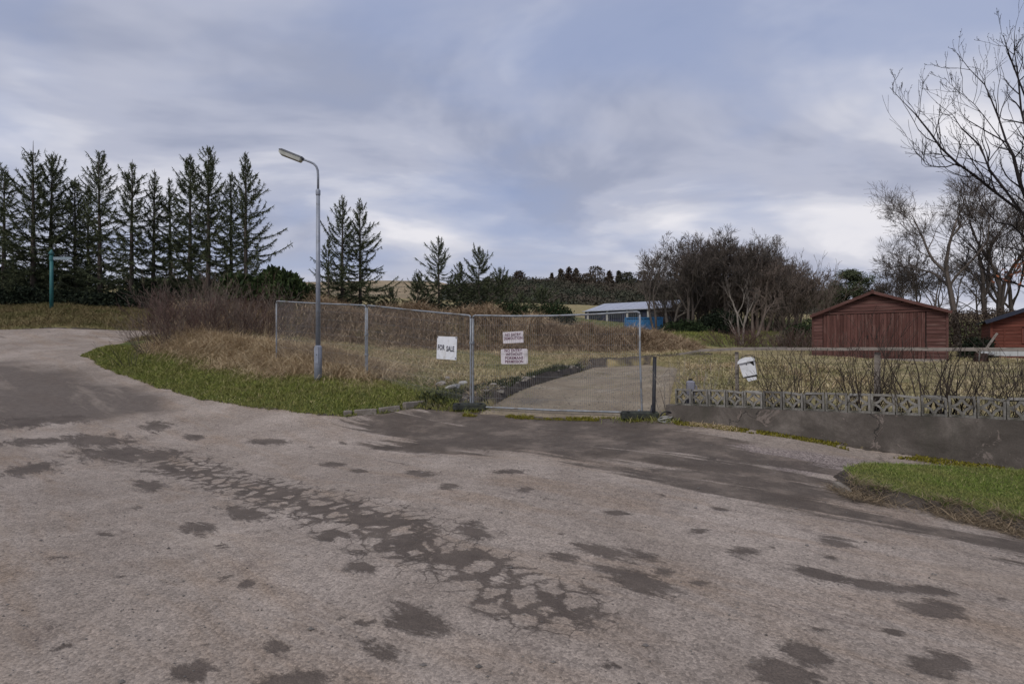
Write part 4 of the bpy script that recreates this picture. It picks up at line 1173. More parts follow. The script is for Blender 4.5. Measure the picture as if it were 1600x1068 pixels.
# ------------------------------------------------------------------ long low building and the blue container
def long_building():
    D0 = 58.0
    a = Vector((at(914, D0), D0, 4.3)); rz = R(-33)
    L, DP = 9.6, 5.6
    ro = tag(empty('long_building', a, rz), 'long low dark building with a pale sheet roof below the wooded hill', 'building')
    he, hr = 1.68, 2.55
    b = MB(); b.prism([(0, 0), (L, 0), (L, he), (0, he)], 0, DP); b.build('wall', M['navy'], ro)
    # lean-to roof rising to the back, pale sheets side by side
    n = 9
    for k in range(n):
        x0, x1 = -.15 + k * (L + .3) / n, -.15 + (k + 1) * (L + .3) / n
        b = MB(); b.box((0, 0, 0), (x1 - x0 - .03, math.hypot(DP, hr - he + .35) + .6, .05)); o = b.build('roof_sheet', M['sheet_roof'], ro)
        o.location = ((x0 + x1) / 2, DP / 2, (he + hr + .35) / 2 + random.uniform(0, .012)); o.rotation_euler = (math.atan2(hr + .35 - he, DP), 0, 0)
    b = MB(); b.add([(L + .01, 0, he), (L + .01, DP, he), (L + .01, DP, hr + .3)], [(0, 1, 2)]); b.add([(L + .03, 0, 0), (L + .03, DP, 0), (L + .03, DP, he), (L + .03, 0, he)], [(0, 1, 2, 3)]); b.build('gable_end', M['slate_end'], ro)
    for k in range(4):
        x = .55 + k * 2.3
        wn = empty('window'); wn.parent = ro; wn.location = (x + .75, -.02, 1.12)
        MB().box((0, 0, 0), (1.45, .03, .62)).build('pane', M['glass_dark'], wn)
        b = MB(); b.box((0, -.02, .33), (1.5, .03, .04)); b.box((0, -.02, -.33), (1.5, .03, .04)); b.build('frame', M['navy'], wn)
    for x in (.5, 2.8, 5.1, 7.4): MB().box((x - .1, -.06, .84), (.22, .08, 1.66)).build('pier', M['concrete_pale'], ro)
    MB().box((L / 2, -.28, he - .02), (L + .4, .06, .10)).build('gutter', M['sheet_roof'], ro)
long_building()
D_ = 45.0; p = Vector((at(977, D_), D_, zat(517, D_)))
ro = tag(empty('blue_container', p, R(-8)), 'bright blue open container in front of the long dark building', 'container')
Lc = 3.2
b = MB(); b.prism([(0, .45), (.12, .05), (Lc, 0), (Lc, 1.15), (0, 1.15)], 0, .05); b.build('side_panel', M['blue'], ro)
b = MB(); b.prism([(0, .45), (.12, .05), (Lc, 0), (Lc, 1.15), (0, 1.15)], 1.75, 1.8); b.build('side_panel', M['blue'], ro)
b = MB(); b.box((Lc - .03, .9, .58), (.06, 1.7, 1.14)); b.build('end_panel', M['blue'], ro)
b = MB(); b.box((.03, .9, .75), (.06, 1.7, .75)); b.build('end_panel', M['blue'], ro)
b = MB(); b.box((Lc / 2, .9, .10), (Lc - .2, 1.68, .06)); b.build('floor_panel', M['blue'], ro)
for x in (.05, 1.55, 2.45, 3.15): MB().box((x, -.04, .6), (.09, .07, 1.05)).build('rib', M['blue'], ro)
MB().box((Lc / 2, -.03, 1.15), (Lc + .1, .1, .09)).build('rim', M['blue'], ro)
D_ = 48.0; p = Vector((at(1026, D_), D_, zat(512, D_)))
ro = tag(empty('low_outbuilding', p, R(-14)), 'low flat roofed outbuilding with a pale roof edge behind the blue container', 'outbuilding')
MB().box((1.6, 1.2, .75), (3.0, 2.4, 1.5)).build('wall', M['slate_end'], ro)
MB().box((1.6, 1.1, 1.54), (3.5, 2.9, .10)).build('roof', M['concrete_pale'], ro)
MB().box((2.9, -.05, .75), (.14, .12, 1.5)).build('pier', M['concrete_pale'], ro)
MB().box((1.0, -.02, .85), (.7, .04, .5)).build('window', M['glass_dark'], ro)

# ------------------------------------------------------------------ teal finger post
D_ = 26.0; X = at(80.5, D_); z = float(gz(X, D_))
ro = tag(empty('finger_post', (X, D_, z)), 'teal painted finger post with one grey blade on the far bank', 'sign post')
tz = zat(399, D_) - z
MB().tube([(0, 0, -.2), (0, 0, tz)], [.085, .075], 12).build('pole', M['teal'], ro, True)
MB().tube([(0, 0, tz), (0, 0, tz + .05), (0, 0, tz + .12), (0, 0, tz + .24), (0, 0, tz + .3)], [.05, .11, .12, .05, .02], 12).build('finial', M['teal'], ro, True)
b = MB(); zb = zat(403.5, D_) - z
b.prism([(.08, zb - .07), (.98, zb - .07), (1.06, zb), (.98, zb + .07), (.08, zb + .07)], -.02, .02); b.build('blade', M['blade'], ro)
MB().tube([(0, 0, zb - .1), (0, 0, zb + .1)], .098, 12).build('bracket', M['teal'], ro)

# ------------------------------------------------------------------ conifers
def spruce_mesh(seed, H, Rb, low=.06, dens=1.0, pw=.62, gap=0.0, wide=None, tipbare=.08, mat=None):
    """needles and branches of one spruce; wide=(azimuth, factor) for a tree that grew more to one side"""
    rs = np.random.default_rng(seed)
    zs = []; z = H * low
    while z < H * (1 - tipbare * .45):
        t = z / H
        z += rs.uniform(.24, .38) * (1 - .45 * t)
        zs.append(z)
    lobe = rs.uniform(.62, 1.2, (16, 9))       # boughs of neighbouring whorls grow and fail together
    BP, BD, BL, BE = [], [], [], []
    for z in zs:
        t = min(z / H, .995)
        nb = max(3, int(round(rs.uniform(4.4, 6.8) * (1 - .25 * t) * min(dens, 1.3))))
        a0 = rs.uniform(0, 6.28)
        for k in range(nb):
            if rs.random() < gap: continue
            az = a0 + 6.283 * k / nb + rs.normal() * .25
            Lb = 1.6 * Rb * (1 - t) ** (pw * 1.15) * rs.uniform(.35, 1.15) * lobe[int(z * 1.4) % 16][int(k * 8 / nb)] + .10
            if t > 1 - tipbare: Lb *= .55
            if rs.random() < .10 and not wide: Lb *= 1.25
            if wide: Lb *= 1 + (wide[1] - 1) * max(0, math.cos(az - wide[0])) * sstep(1.0, .35, t)
            el = R(np.interp(t, [0, .3, .6, 1], [-16, -2, 20, 56])) + rs.normal() * .16
            BP.append((0, 0, z + rs.normal() * .05)); BD.append((math.cos(az), math.sin(az))); BL.append(Lb); BE.append(el)
    BP = np.array(BP); BD = np.array(BD); BL = np.array(BL); BE = np.array(BE); n = len(BP)
    curve = rs.uniform(.05, .45, n)
    def along(i, s):     # point on branch i at fraction s
        el = BE[i] + curve[i] * (s - .3)
        hor = BL[i] * s * np.cos(el); ver = BL[i] * s * np.sin(el) - .10 * BL[i] * np.sin(s * math.pi) * (BE[i] < .3)
        return BP[i] + np.stack([BD[i, 0] * hor, BD[i, 1] * hor, ver], 1)
    idx = np.arange(n)
    P0s, P1s, R0s, R1s = [], [], [], []
    br = .006 + .011 * BL
    K = 4
    for k in range(K):
        P0s.append(along(idx, np.full(n, k / K))); P1s.append(along(idx, np.full(n, (k + 1) / K)))
        R0s.append(br * (1 - .8 * k / K)); R1s.append(br * (1 - .8 * (k + 1) / K))
    V1, Q1 = segs_mesh(np.concatenate(P0s), np.concatenate(P1s), np.concatenate(R0s), np.concatenate(R1s), 3)
    # needle sprays
    cnt = np.maximum(5, (BL / .036 * dens).astype(int))
    bi = np.repeat(idx, cnt)
    s = rs.uniform(.0, 1, len(bi)) ** .8 * .88 + .12
    p = along(bi, s); p2 = along(bi, np.minimum(s + .05, 1.05))
    d0 = unit(p2 - p + 1e-6)
    Vs, Qs, rn = [], [], []
    base = 0
    tf = np.interp(BP[bi, 2] / H, [0, .75, 1], [1.0, .95, .55])
    for side in (-1, 1, 0, 2):
        lat = np.stack([-BD[bi, 1], BD[bi, 0], np.zeros(len(bi))], 1)
        if side in (-1, 1):
            d = unit(d0 * rs.uniform(.6, 1.1, (len(bi), 1)) + lat * side * rs.uniform(.5, 1.0, (len(bi), 1)) + np.array([0, 0, 1.]) * rs.normal(-.05, .22, (len(bi), 1)))
            L = (.10 + .34 * BL[bi] * (1 - s) * .6) * rs.uniform(.5, 1.25, len(bi)) * tf; W = rs.uniform(.020, .036, len(bi))
        elif side == 0:
            d = unit(d0 + rs.normal(0, .18, (len(bi), 3))); L = rs.uniform(.12, .24, len(bi)); W = rs.uniform(.022, .038, len(bi))
        else:
            d = unit(d0 * .5 + rs.normal(0, .45, (len(bi), 3)) + np.array([0, 0, -.65])); L = rs.uniform(.10, .30, len(bi)) * (.5 + .5 * tf); W = rs.uniform(.025, .04, len(bi))
        v, q = diamonds(p, d, L, W, rs)
        Vs.append(v); Qs.append(q + base); base += len(v)
        rn.append(np.repeat(np.clip(rs.normal(.45, .22, len(bi)) + .15 * (s - .5), 0, 1), 4))
    # leader
    V = np.concatenate([V1] + Vs); Q = np.concatenate([Q1] + [q + len(V1) for q in Qs])
    rnd = np.concatenate([np.full(len(V1), .05)] + rn)
    return V, Q, rnd

def conifer(px, ytop, D, hw, seed, label, ybase=None, group='tall spruces along the bank', cat='spruce', trunk=True, name='spruce_tree', mat='spruce', **kw):
    X = at(px, D); z = float(gz(X, D)); s = F / D
    H = zat(ytop, D) - z
    Rb = hw / s
    ro = tag(empty(name, (X, D, z)), label, cat, group)
    rs = random.Random(seed)
    lean = (rs.uniform(-.012, .012) * H, rs.uniform(-.012, .012) * H)
    if trunk:
        pts, rr = [], []
        for k in range(9):
            t = k / 8
            pts.append((lean[0] * t + rs.uniform(-.012, .012), lean[1] * t, -.3 + (H + .3) * t)); rr.append(max(.008, (.016 * H) * (1 - t) ** .85 + .006))
        MB().tube(pts, rr, 8).build('trunk', M['bark_dark'], ro, True)
    V, Q, rn = spruce_mesh(seed, H, Rb, **kw)
    V[:, 0] += lean[0] * V[:, 2] / H; V[:, 1] += lean[1] * V[:, 2] / H
    mesh_np('crown', V, [Q], M[mat], ro, False, {'rnd': rn})
    return ro
G1 = 'tall spruces along the bank'
conifer(52, 219, 30, 56, 1, 'tallest spruce with a long bare leader just before the teal finger post', gap=.14, pw=.55, tipbare=.26)
conifer(77, 243, 31, 46, 2, 'broad flat topped spruce directly behind the teal finger post', gap=.05, pw=.42, tipbare=.03)
conifer(118, 276, 32, 38, 3, 'shorter sloping spruce next to the flat topped one', gap=.08, pw=.55)
conifer(138, 292, 33.5, 28, 13, 'thin low spruce tucked between taller neighbours behind the finger post blade', gap=.2)
conifer(157, 237, 31, 45, 4, 'slim spruce with a dense pointed head over the gap in the lower hedge', gap=.16, pw=.45)
conifer(205, 248, 30, 44, 5, 'evenly tapered spruce with a thick dark trunk before the gap in the hedge', gap=.1, pw=.55, tipbare=.14)
conifer(239, 263, 31, 34, 6, 'narrow spruce with a thin bare leader above the bare brown thicket', gap=.12, tipbare=.16)
conifer(267, 278, 32, 34, 7, 'lowest of the spruces behind the bare brown thicket', gap=.14, tipbare=.12)
conifer(297, 241, 31, 42, 8, 'ragged headed spruce behind the middle of the bare brown thicket', gap=.12, pw=.5)
conifer(326, 232, 30.5, 42, 9, 'tall spruce with a forked bushy head behind the thicket', gap=.12, pw=.42, tipbare=.05)
conifer(361, 264, 32, 36, 10, 'spruce half hidden by the last tree of the row', gap=.12, tipbare=.14)
conifer(384, 236, 30, 52, 11, 'end spruce of the row with long boughs reaching towards the lamp', gap=.08, pw=.62, wide=(0, 1.1), tipbare=.12)
conifer(6, 262, 31, 42, 12, 'spruce cut by the picture edge with boughs spreading beside the tallest one', gap=.1, pw=.5)
conifer(-40, 270, 31, 42, 14, 'spruce mostly outside the picture beyond the row', gap=.1, pw=.5)
G2 = 'spruces behind the fence'
conifer(534, 304, 34, 50, 15, 'taller spruce of the pair behind the street lamp', group=G2, low=.03, gap=.06, pw=.75, tipbare=.12)
conifer(563, 309, 35, 46, 16, 'spruce of the pair behind the lamp with upswept boughs facing the gap', group=G2, low=.03, gap=.06, pw=.72, tipbare=.12, wide=(0, 1.15))
conifer(513, 372, 33, 34, 17, 'small spruce crowded against the lamp post side of the pair', group=G2, low=.02, gap=.04, pw=.8)
conifer(686, 367, 40, 50, 18, 'lone pointed spruce with upswept boughs above the for sale board', group=G2, low=.02, gap=.05, pw=.8, tipbare=.16)
conifer(748, 386, 41, 50, 19, 'lone spruce with two raised side boughs above the warning boards', group=G2, low=.02, gap=.05, pw=.75, tipbare=.12, dens=1.1)
conifer(652, 430, 38, 32, 20, 'small bushy spruce beside the lone pointed one', group=G2, low=.02, dens=1.1)
conifer(719, 412, 42, 28, 21, 'little spruce between the two lone ones', group=G2, low=.02, dens=1.1)
conifer(781, 421, 42, 34, 22, 'small spruce on the wooded side of the lone pair', group=G2, low=.02, dens=1.1)
conifer(846, 452, 46, 34, 23, 'low dark spruce by the corner of the long dark building', group=G2, low=.02, dens=1.2)
conifer(815, 462, 44, 30, 24, 'low spruce in the field between the lone pair and the building', group=G2, low=.02, dens=1.2)
conifer(610, 455, 37, 26, 25, 'stunted spruce at the foot of the pair behind the lamp', group=G2, low=.02, dens=1.2)

# ------------------------------------------------------------------ leafy masses: hedges, bushes
def leafy(name, label, cat, box, n, mat, seed, leaf=(.10, .2), shape='round', stems=None, group=None, rz=0.0, up=0.0):
    """bush of many leaf clumps in an uneven ellipsoid or clipped block; box = (X, Y, z, sx, sy, sz)"""
    rs = np.random.default_rng(seed); X, Y, z, sx, sy, sz = box
    ro = tag(empty(name, (X, Y, z), rz), label, cat, group)
    if shape == 'round':
        d = unit(rs.normal(size=(n, 3))); d[:, 2] = np.abs(d[:, 2])
        r = rs.uniform(.35, 1, n) ** .5
        lump = .72 + .55 * fbm(d[:, 0] * 2.2 + seed, d[:, 1] * 2.2 + d[:, 2] * 1.7, 3)
        P = d * (r * lump)[:, None] * np.array([sx, sy, sz])
    else:
        P = rs.uniform(-1, 1, (n, 3)) * np.array([sx, sy, 0]); top_ = sz * (.90 + .2 * (fbm(P[:, 0] * .9 + seed, P[:, 1] * .9, 3) - .3))
        P[:, 2] = rs.random(n) ** .8 * top_
    D_ = unit(rs.normal(size=(n, 3)) + np.array([0, 0, up]))
    L = rs.uniform(*leaf, n); W = L * rs.uniform(.35, .6, n)
    V, Q = diamonds(P, D_, L, W, rs)
    rn = np.repeat(np.clip(rs.normal(.45, .25, n), 0, 1), 4)
    mesh_np('foliage', V, [Q], M[mat], ro, False, {'rnd': rn})
    P0, P1 = [], []
    k = stems or 8
    for i in range(k):
        a = rs.uniform(0, 6.28); q = rs.uniform(.1, .6)
        p0 = np.array([q * .3 * sx * math.cos(a), q * .3 * sy * math.sin(a), -.15]); p1 = np.array([q * sx * math.cos(a), q * sy * math.sin(a), sz * rs.uniform(.55, .85)])
        if shape != 'round': p0 = np.array([sx * (2 * (i + .5) / k - 1), rs.uniform(-.4, .4) * sy, -.15]); p1 = p0 + np.array([rs.normal() * .1, 0, sz * .85])
        m = (p0 + p1) / 2 + rs.normal(size=3) * .08
        P0 += [p0, m]; P1 += [m, p1]
    R0 = np.array([.035, .022] * k); R1 = np.array([.022, .008] * k)
    V, Q = segs_mesh(P0, P1, R0, R1, 5)
    mesh_np('stems', V, [Q], M['bark_dark'], ro)
    return ro
def G(px, D): X = at(px, D); return X, D, float(gz(X, D))
X, Y, z = G(120, 38)
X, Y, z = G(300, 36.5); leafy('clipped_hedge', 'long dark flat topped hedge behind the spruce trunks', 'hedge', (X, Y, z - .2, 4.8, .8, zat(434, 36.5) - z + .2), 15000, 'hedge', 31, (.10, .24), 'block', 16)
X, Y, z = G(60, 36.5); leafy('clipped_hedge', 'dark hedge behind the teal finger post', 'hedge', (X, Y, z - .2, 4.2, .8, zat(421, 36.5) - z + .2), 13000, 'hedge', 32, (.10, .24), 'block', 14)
bush = [(30, 29, 1.5, 1.2, zat(447, 29), 'dark low bush at the foot of the tallest spruce', 33), (100, 28.8, 1.3, 1.0, zat(452, 28.8), 'dark low bush just behind the teal finger post', 34),
        (150, 28.6, 1.4, 1.0, zat(457, 28.6), 'dark drooping bush below the gap in the hedge', 35), (196, 28.4, 1.4, 1.0, zat(456, 28.4), 'dark flat bush beside the bare brown thicket', 36),
        (-40, 29, 1.8, 1.2, zat(445, 29), 'dark bush at the far end of the bank', 37), (245, 29.5, 1.5, 1.0, zat(447, 29.5), 'dark bush partly behind the bare brown thicket', 38)]
for px, D, sx, sy, zt, lab, sd in bush:
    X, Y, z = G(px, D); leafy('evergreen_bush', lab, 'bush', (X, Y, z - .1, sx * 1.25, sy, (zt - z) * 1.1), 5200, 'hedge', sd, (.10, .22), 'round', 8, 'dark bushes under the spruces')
X, Y, z = G(435, 26); leafy('broom_bush', 'feathery dark green broom bush between the thicket and the lamp', 'bush', (X, Y, z, 1.6, 1.2, zat(424, 26) - z), 7000, 'broom', 41, (.16, .34), 'round', 14, up=1.6)
X, Y, z = G(385, 25.5); leafy('broom_bush', 'duller broom bush rising directly behind the bare brown thicket', 'bush', (X, Y, z, 1.5, 1.1, zat(434, 25.5) - z), 5500, 'broom', 42, (.16, .34), 'round', 12, up=1.6)
X, Y, z = G(478, 30); leafy('broom_bush', 'low broom bush just left of the street lamp shaft'.replace('left of', 'beside'), 'bush', (X, Y, z, 1.4, 1.1, zat(447, 30) - z), 4500, 'broom', 43, (.14, .3), 'round', 10, up=1.4)
for k, (px, D, sx, yt, lab) in enumerate([(600, 38, 1.8, 470, 'dark bush below the spruce pair'), (665, 37, 2.2, 462, 'dark bush behind the for sale board'), (735, 38, 2.0, 466, 'dark bush under the lone spruce above the warning boards'),
                                         (790, 40, 2.2, 470, 'olive bush on the field edge by the warning boards'), (868, 44, 2.0, 472, 'olive bush close to the long dark building'), (540, 36, 2.2, 468, 'dark bush at the foot of the taller lamp side spruce')]):
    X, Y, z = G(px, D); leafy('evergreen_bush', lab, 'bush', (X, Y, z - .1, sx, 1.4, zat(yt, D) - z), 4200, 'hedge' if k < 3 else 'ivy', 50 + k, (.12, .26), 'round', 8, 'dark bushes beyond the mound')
X, Y, z = G(1128, 41); leafy('laurel_bush', 'very dark evergreen bush under the bare tree clump', 'bush', (X, Y, z - .1, 2.2, 1.5, zat(482, 41) - z), 6500, 'hedge', 60, (.12, .26), 'round', 9)
X, Y, z = G(1070, 40); leafy('laurel_bush', 'low brownish green bush beside the blue container', 'bush', (X, Y, z - .1, 2.2, 1.4, zat(497, 40) - z), 5000, 'ivy', 61, (.10, .22), 'round', 8)
X, Y, z = G(1500, 28); leafy('beech_hedge', 'tall brown beech hedge between the garage and the red cabin', 'hedge', (X + .6, Y, z - .2, 3.0, .8, zat(481, 28) - z + .2), 16000, 'brown_hedge', 62, (.06, .14), 'block', 14)
X, Y, z = G(1528, 22.5); leafy('evergreen_bush', 'small dark green bush by the corner of the red cabin', 'bush', (X, Y, z, .75, .6, zat(527, 22.5) - z), 2500, 'hedge', 63, (.07, .15), 'round', 6)
X, Y, z = G(1262, 30); leafy('evergreen_bush', 'olive bush by the far corner of the maroon garage', 'bush', (X, Y, z, 1.8, 1.2, zat(500, 30) - z), 3500, 'ivy', 64, (.10, .2), 'round', 7)

# scots pine behind the garage
def pine(px, D, ytop, label, seed):
    X, Y, z = G(px, D); rs = np.random.default_rng(seed); H = zat(ytop, D) - z
    ro = tag(empty('pine_tree', (X, Y, z)), label, 'pine')
    MB().tube([(0, 0, -.3), (.1, 0, H * .4), (-.1, 0, H * .75), (0, 0, H * .96)], [.24, .18, .12, .04], 8).build('trunk', M['bark_dark'], ro, True)
    P0, P1, C_ = [], [], []
    for k in range(26):
        t = rs.uniform(.45, .98); a = rs.uniform(0, 6.28); L = rs.uniform(.5, 1.0) * (2.9 * (1 - t) ** .5 + .5)
        p0 = np.array([0, 0, H * t]); p1 = p0 + np.array([math.cos(a) * L, math.sin(a) * L, rs.uniform(-.1, .5)])
        P0.append(p0); P1.append(p1); C_.append((p1, .55)); C_.append(((p0 + p1) / 2 + rs.normal(size=3) * .2, .45))
    V1, Q1 = segs_mesh(P0, P1, np.full(len(P0), .05), np.full(len(P0), .015), 4)
    n = 240; pts = np.concatenate([c + unit(rs.normal(size=(n, 3))) * rs.random((n, 1)) ** .5 * np.array([r_ * 1.4, r_ * 1.4, r_ * .7]) for c, r_ in C_])
    V, Q = diamonds(pts, unit(rs.normal(size=pts.shape) + np.array([0, 0, .4])), rs.uniform(.12, .24, len(pts)), rs.uniform(.05, .09, len(pts)), rs)
    rn = np.concatenate([np.full(len(V1), .05), np.repeat(np.clip(rs.normal(.4, .25, len(pts)), 0, 1), 4)])
    mesh_np('crown', np.concatenate([V1, V]), [np.concatenate([Q1, Q + len(V1)])], M['spruce'], ro, False, {'rnd': rn})
pine(1335, 52, 427, 'dark flat crowned pine rising behind the maroon garage', 71)
pine(1300, 55, 448, 'lower dark pine between the bare clump and the garage', 72)

# ------------------------------------------------------------------ bare trees
def grow(rs, P, D, L, r, lvl, maxl, out, up=.25, spread=.62, kids=(3, 5), wig=.16, taper=.55, cut=.0028, lenk=.66):
    """recursive branch: a wiggly tapering limb that throws smaller ones"""
    nseg = 5 if lvl < 2 else (4 if lvl < 4 else 3)
    p = np.array(P, float); d = np.array(D, float); pts = [p.copy()]; dirs = [d.copy()]; rad = [r]
    for k in range(nseg):
        d = d + rs.normal(0, wig * (.45 if lvl == 0 else 1), 3) + np.array([0, 0, up * .22]); d /= np.linalg.norm(d)
        p = p + d * L / nseg; pts.append(p.copy()); dirs.append(d.copy()); rad.append(r * (1 - (1 - taper) * (k + 1) / nseg))
    for k in range(nseg): out.append((pts[k], pts[k + 1], rad[k], rad[k + 1], lvl))
    if lvl >= maxl or r < cut: return
    n = rs.integers(kids[0], kids[1] + 1)
    for i in range(n):
        s = rs.uniform(.35 if lvl else .5, 1.0) if i else 1.0
        f = s * nseg; k = min(int(f), nseg - 1); q = pts[k] + (pts[k + 1] - pts[k]) * (f - k)
        a = unit(rs.normal(size=3)); a = a - dirs[k] * a.dot(dirs[k]); a /= np.linalg.norm(a)
        ang = rs.uniform(.6, 1.2) * spread * (1 if i else .55)
        nd_ = dirs[k + 1] * math.cos(ang) + a * math.sin(ang)
        rr = rad[k + 1] * rs.uniform(.55, .78) if i else rad[-1] * .92
        grow(rs, q, nd_, L * lenk * rs.uniform(.7, 1.15), rr, lvl + 1, maxl, out, up, spread, kids, wig, taper, cut, lenk)

def bare_tree(name, label, cat, X, Y, z, seed, H, trunks, bark, maxl=5, group=None, kids=(3, 4), spread=.6, up=.3, twig_bark=None, minr=.0035, lenk=.66, r0=None, wig=.16, trunk_lv=2):
    rs = np.random.default_rng(seed); out = []
    for (dx, dy, lean, frac) in trunks:
        d0 = unit(np.array([lean[0], lean[1], 1.0]))
        grow(rs, (dx, dy, -.2), d0, H * frac, (r0 or .022 * H) * (frac / .4) ** .5, 0, maxl, out, up, spread, kids, wig, .6, .0028, lenk)
    zmax = np.percentile([o[1][2] for o in out], 99.5); k_ = H / zmax
    out = [(o[0] * k_, o[1] * k_, o[2], o[3], o[4]) for o in out]
    ro = tag(empty(name, (X, Y, z)), label, cat, group)
    for nm, sel, m_, sides in (('trunk', lambda l: l < trunk_lv, bark, 6), ('crown', lambda l: l >= trunk_lv, twig_bark or bark, 3)):
        s = [o for o in out if sel(o[4])]
        if not s: continue
        V, Q = segs_mesh([o[0] for o in s], [o[1] for o in s], np.maximum([o[2] for o in s], minr), np.maximum([o[3] for o in s], minr), sides)
        mesh_np(nm, V, [Q], M[m_], ro)
    return ro, len(out)
def tree_at(px, D, ytop, *a, **k):
    X, Y, z = G(px, D); H = zat(ytop, D) - z
    return X, Y, z, H
def twiggy(name, label, cat, X, Y, z, seed, H, W, nst, bark, group=None, maxl=3, r0=.012, minr=.003, lean=.5, kids=(2, 4)):
    rs = np.random.default_rng(seed); out = []
    for i in range(nst):
        a = rs.uniform(0, 6.28); q = rs.random() ** .5
        p = np.array([math.cos(a) * q * W * .35, math.sin(a) * q * W * .35, -.08])
        d = unit(np.array([math.cos(a) * lean * q, math.sin(a) * lean * q, 1.0]) + rs.normal(0, .12, 3))
        grow(rs, p, d, H * rs.uniform(.5, .85), r0 * rs.uniform(.7, 1.2), 1, maxl, out, .25, .5, kids, .12, .45, .0015, .55)
    ro = tag(empty(name, (X, Y, z)), label, cat, group)
    for nm, sel, sides in (('stems', lambda l: l == 1, 4), ('twigs', lambda l: l > 1, 3)):
        s = [o for o in out if sel(o[4])]
        V, Q = segs_mesh([o[0] for o in s], [o[1] for o in s], np.maximum([o[2] for o in s], minr), np.maximum([o[3] for o in s], minr * .8), sides)
        tag(mesh_np(nm, V, [Q], M[bark], ro), kind='stuff')
    return ro
cl = 'bare trees in the clump beyond the garden'
CL = [(1046, 43, 392, 'bare tree at the building end of the clump with a low fork', 'bark_grey', [(0, 0, (-.2, 0), .36), (.3, .2, (.15, .1), .34)]),
      (1078, 42, 366, 'tall bare tree next to the end one, crown touching the clump top', 'bark_dark', [(0, 0, (-.15, 0), .40), (.25, .1, (.12, 0), .38)]),
      (1104, 44, 362, 'tallest bare tree at the crest of the clump', 'bark_dark', [(0, 0, (.02, 0), .42), (.3, .2, (.2, .1), .36)]),
      (1136, 43, 368, 'many stemmed bare tree behind the very dark evergreen bush', 'bark_dark', [(0, 0, (-.1, 0), .40), (.2, .2, (.18, 0), .40), (-.2, .3, (.05, .1), .36)]),
      (1168, 45, 374, 'upright bare tree behind the pale forked sapling', 'bark_grey', [(0, 0, (-.1, 0), .40), (.3, .1, (.15, 0), .38)]),
      (1192, 43, 386, 'bare brownish tree above the bramble heap', 'bark_brown', [(0, 0, (0, 0), .40), (.3, .1, (.2, 0), .36), (-.3, .1, (-.1, 0), .36)]),
      (1214, 45, 400, 'shorter bare tree on the sloping garage side of the clump', 'bark_brown', [(0, 0, (.05, 0), .40), (.3, .1, (.25, 0), .38)]),
      (1236, 43, 430, 'low bare tree at the garage end of the clump', 'bark_brown', [(0, 0, (.15, 0), .40), (-.3, .1, (-.1, 0), .38)])]
for i, (px, D, yt, lab, bk, tr) in enumerate(CL):
    X, Y, z, H = tree_at(px, D, yt)
    bare_tree('bare_tree', lab, 'tree', X, Y, z, 100 + i, H, tr, bk, 6, cl, (3, 5), .66, .26, None, .010, .66, r0=.15, trunk_lv=2)
CL2 = [(1062, 49, 384, 'bare tree in the second rank at the building end of the clump'), (1092, 50, 372, 'bare tree in the second rank behind the tall ones'), (1122, 50, 370, 'bare tree in the second rank at the crest of the clump'),
       (1152, 51, 372, 'bare tree in the second rank behind the many stemmed one'), (1180, 50, 378, 'bare tree in the second rank above the bramble heap'), (1204, 50, 394, 'bare tree in the second rank where the clump slopes down'),
       (1226, 49, 412, 'low bare tree in the second rank towards the garage'), (1246, 48, 440, 'lowest bare tree in the second rank beside the garage')]
for i, (px, D, yt, lab) in enumerate(CL2):
    X, Y, z, H = tree_at(px, D, yt)
    bare_tree('bare_tree', lab, 'tree', X, Y, z, 160 + i, H, [(0, 0, (-.15, 0), .40), (.3, .1, (.16, 0), .38), (.1, .3, (0, .1), .36)], 'bark_grey' if i % 3 == 0 else 'bark_brown', 6, cl, (3, 4), .66, .22, None, .011, .66, r0=.12, trunk_lv=2)
for i, (px, D, yt, lab) in enumerate([(1108, 45, 452, 'dense brown undergrowth shrub below the crest of the clump'), (1170, 45, 440, 'dense brown undergrowth shrub behind the pale sapling'), (1212, 44, 440, 'dense brown undergrowth shrub above the brambles'),
                                      (1246, 42, 455, 'dense brown undergrowth shrub beside the garage wall'), (1140, 46, 446, 'dense brown undergrowth shrub behind the very dark evergreen bush'), (1070, 46, 462, 'brown undergrowth shrub behind the low outbuilding')]):
    X, Y, z = G(px, D)
    twiggy('bare_shrub', lab, 'shrub', X, Y, z, 180 + i, (zat(yt, D) - z) * 1.1, 4.2, 75, 'bark_brown' if i % 2 else 'bark_dark', 'undergrowth in the bare clump', 4, .016, .011, .8)
# pale long armed tree reaching out over the garage, pale sapling, slender tree by the container
X, Y, z, H = tree_at(1180, 38, 420)
bare_tree('bare_tree', 'pale barked tree whose long arm reaches out towards the garage', 'tree', X, Y, z, 121, H, [(0, 0, (.55, 0), .55), (-.2, 0, (-.1, 0), .45)], 'bark_brown', 5, cl, (2, 4), .6, .22, None, .010, .62, r0=.11)
X, Y, z, H = tree_at(1158, 31, 430)
bare_tree('bare_sapling', 'pale forked sapling in front of the clump', 'tree', X, Y, z, 122, H, [(0, 0, (-.12, 0), .45), (.05, 0, (.10, 0), .42), (0, 0, (-.75, 0), .25)], 'bark_pale', 4, None, (2, 4), .5, .4, 'bark_grey', .008, .6, r0=.075)
X, Y, z, H = tree_at(1026, 41, 385)
bare_tree('bare_tree', 'slender bare tree standing in front of the blue container', 'tree', X, Y, z, 123, H, [(0, 0, (0, 0), .45), (0, 0, (-.35, 0), .42)], 'bark_dark', 5, None, (2, 4), .55, .3, None, .008, .62, r0=.10)
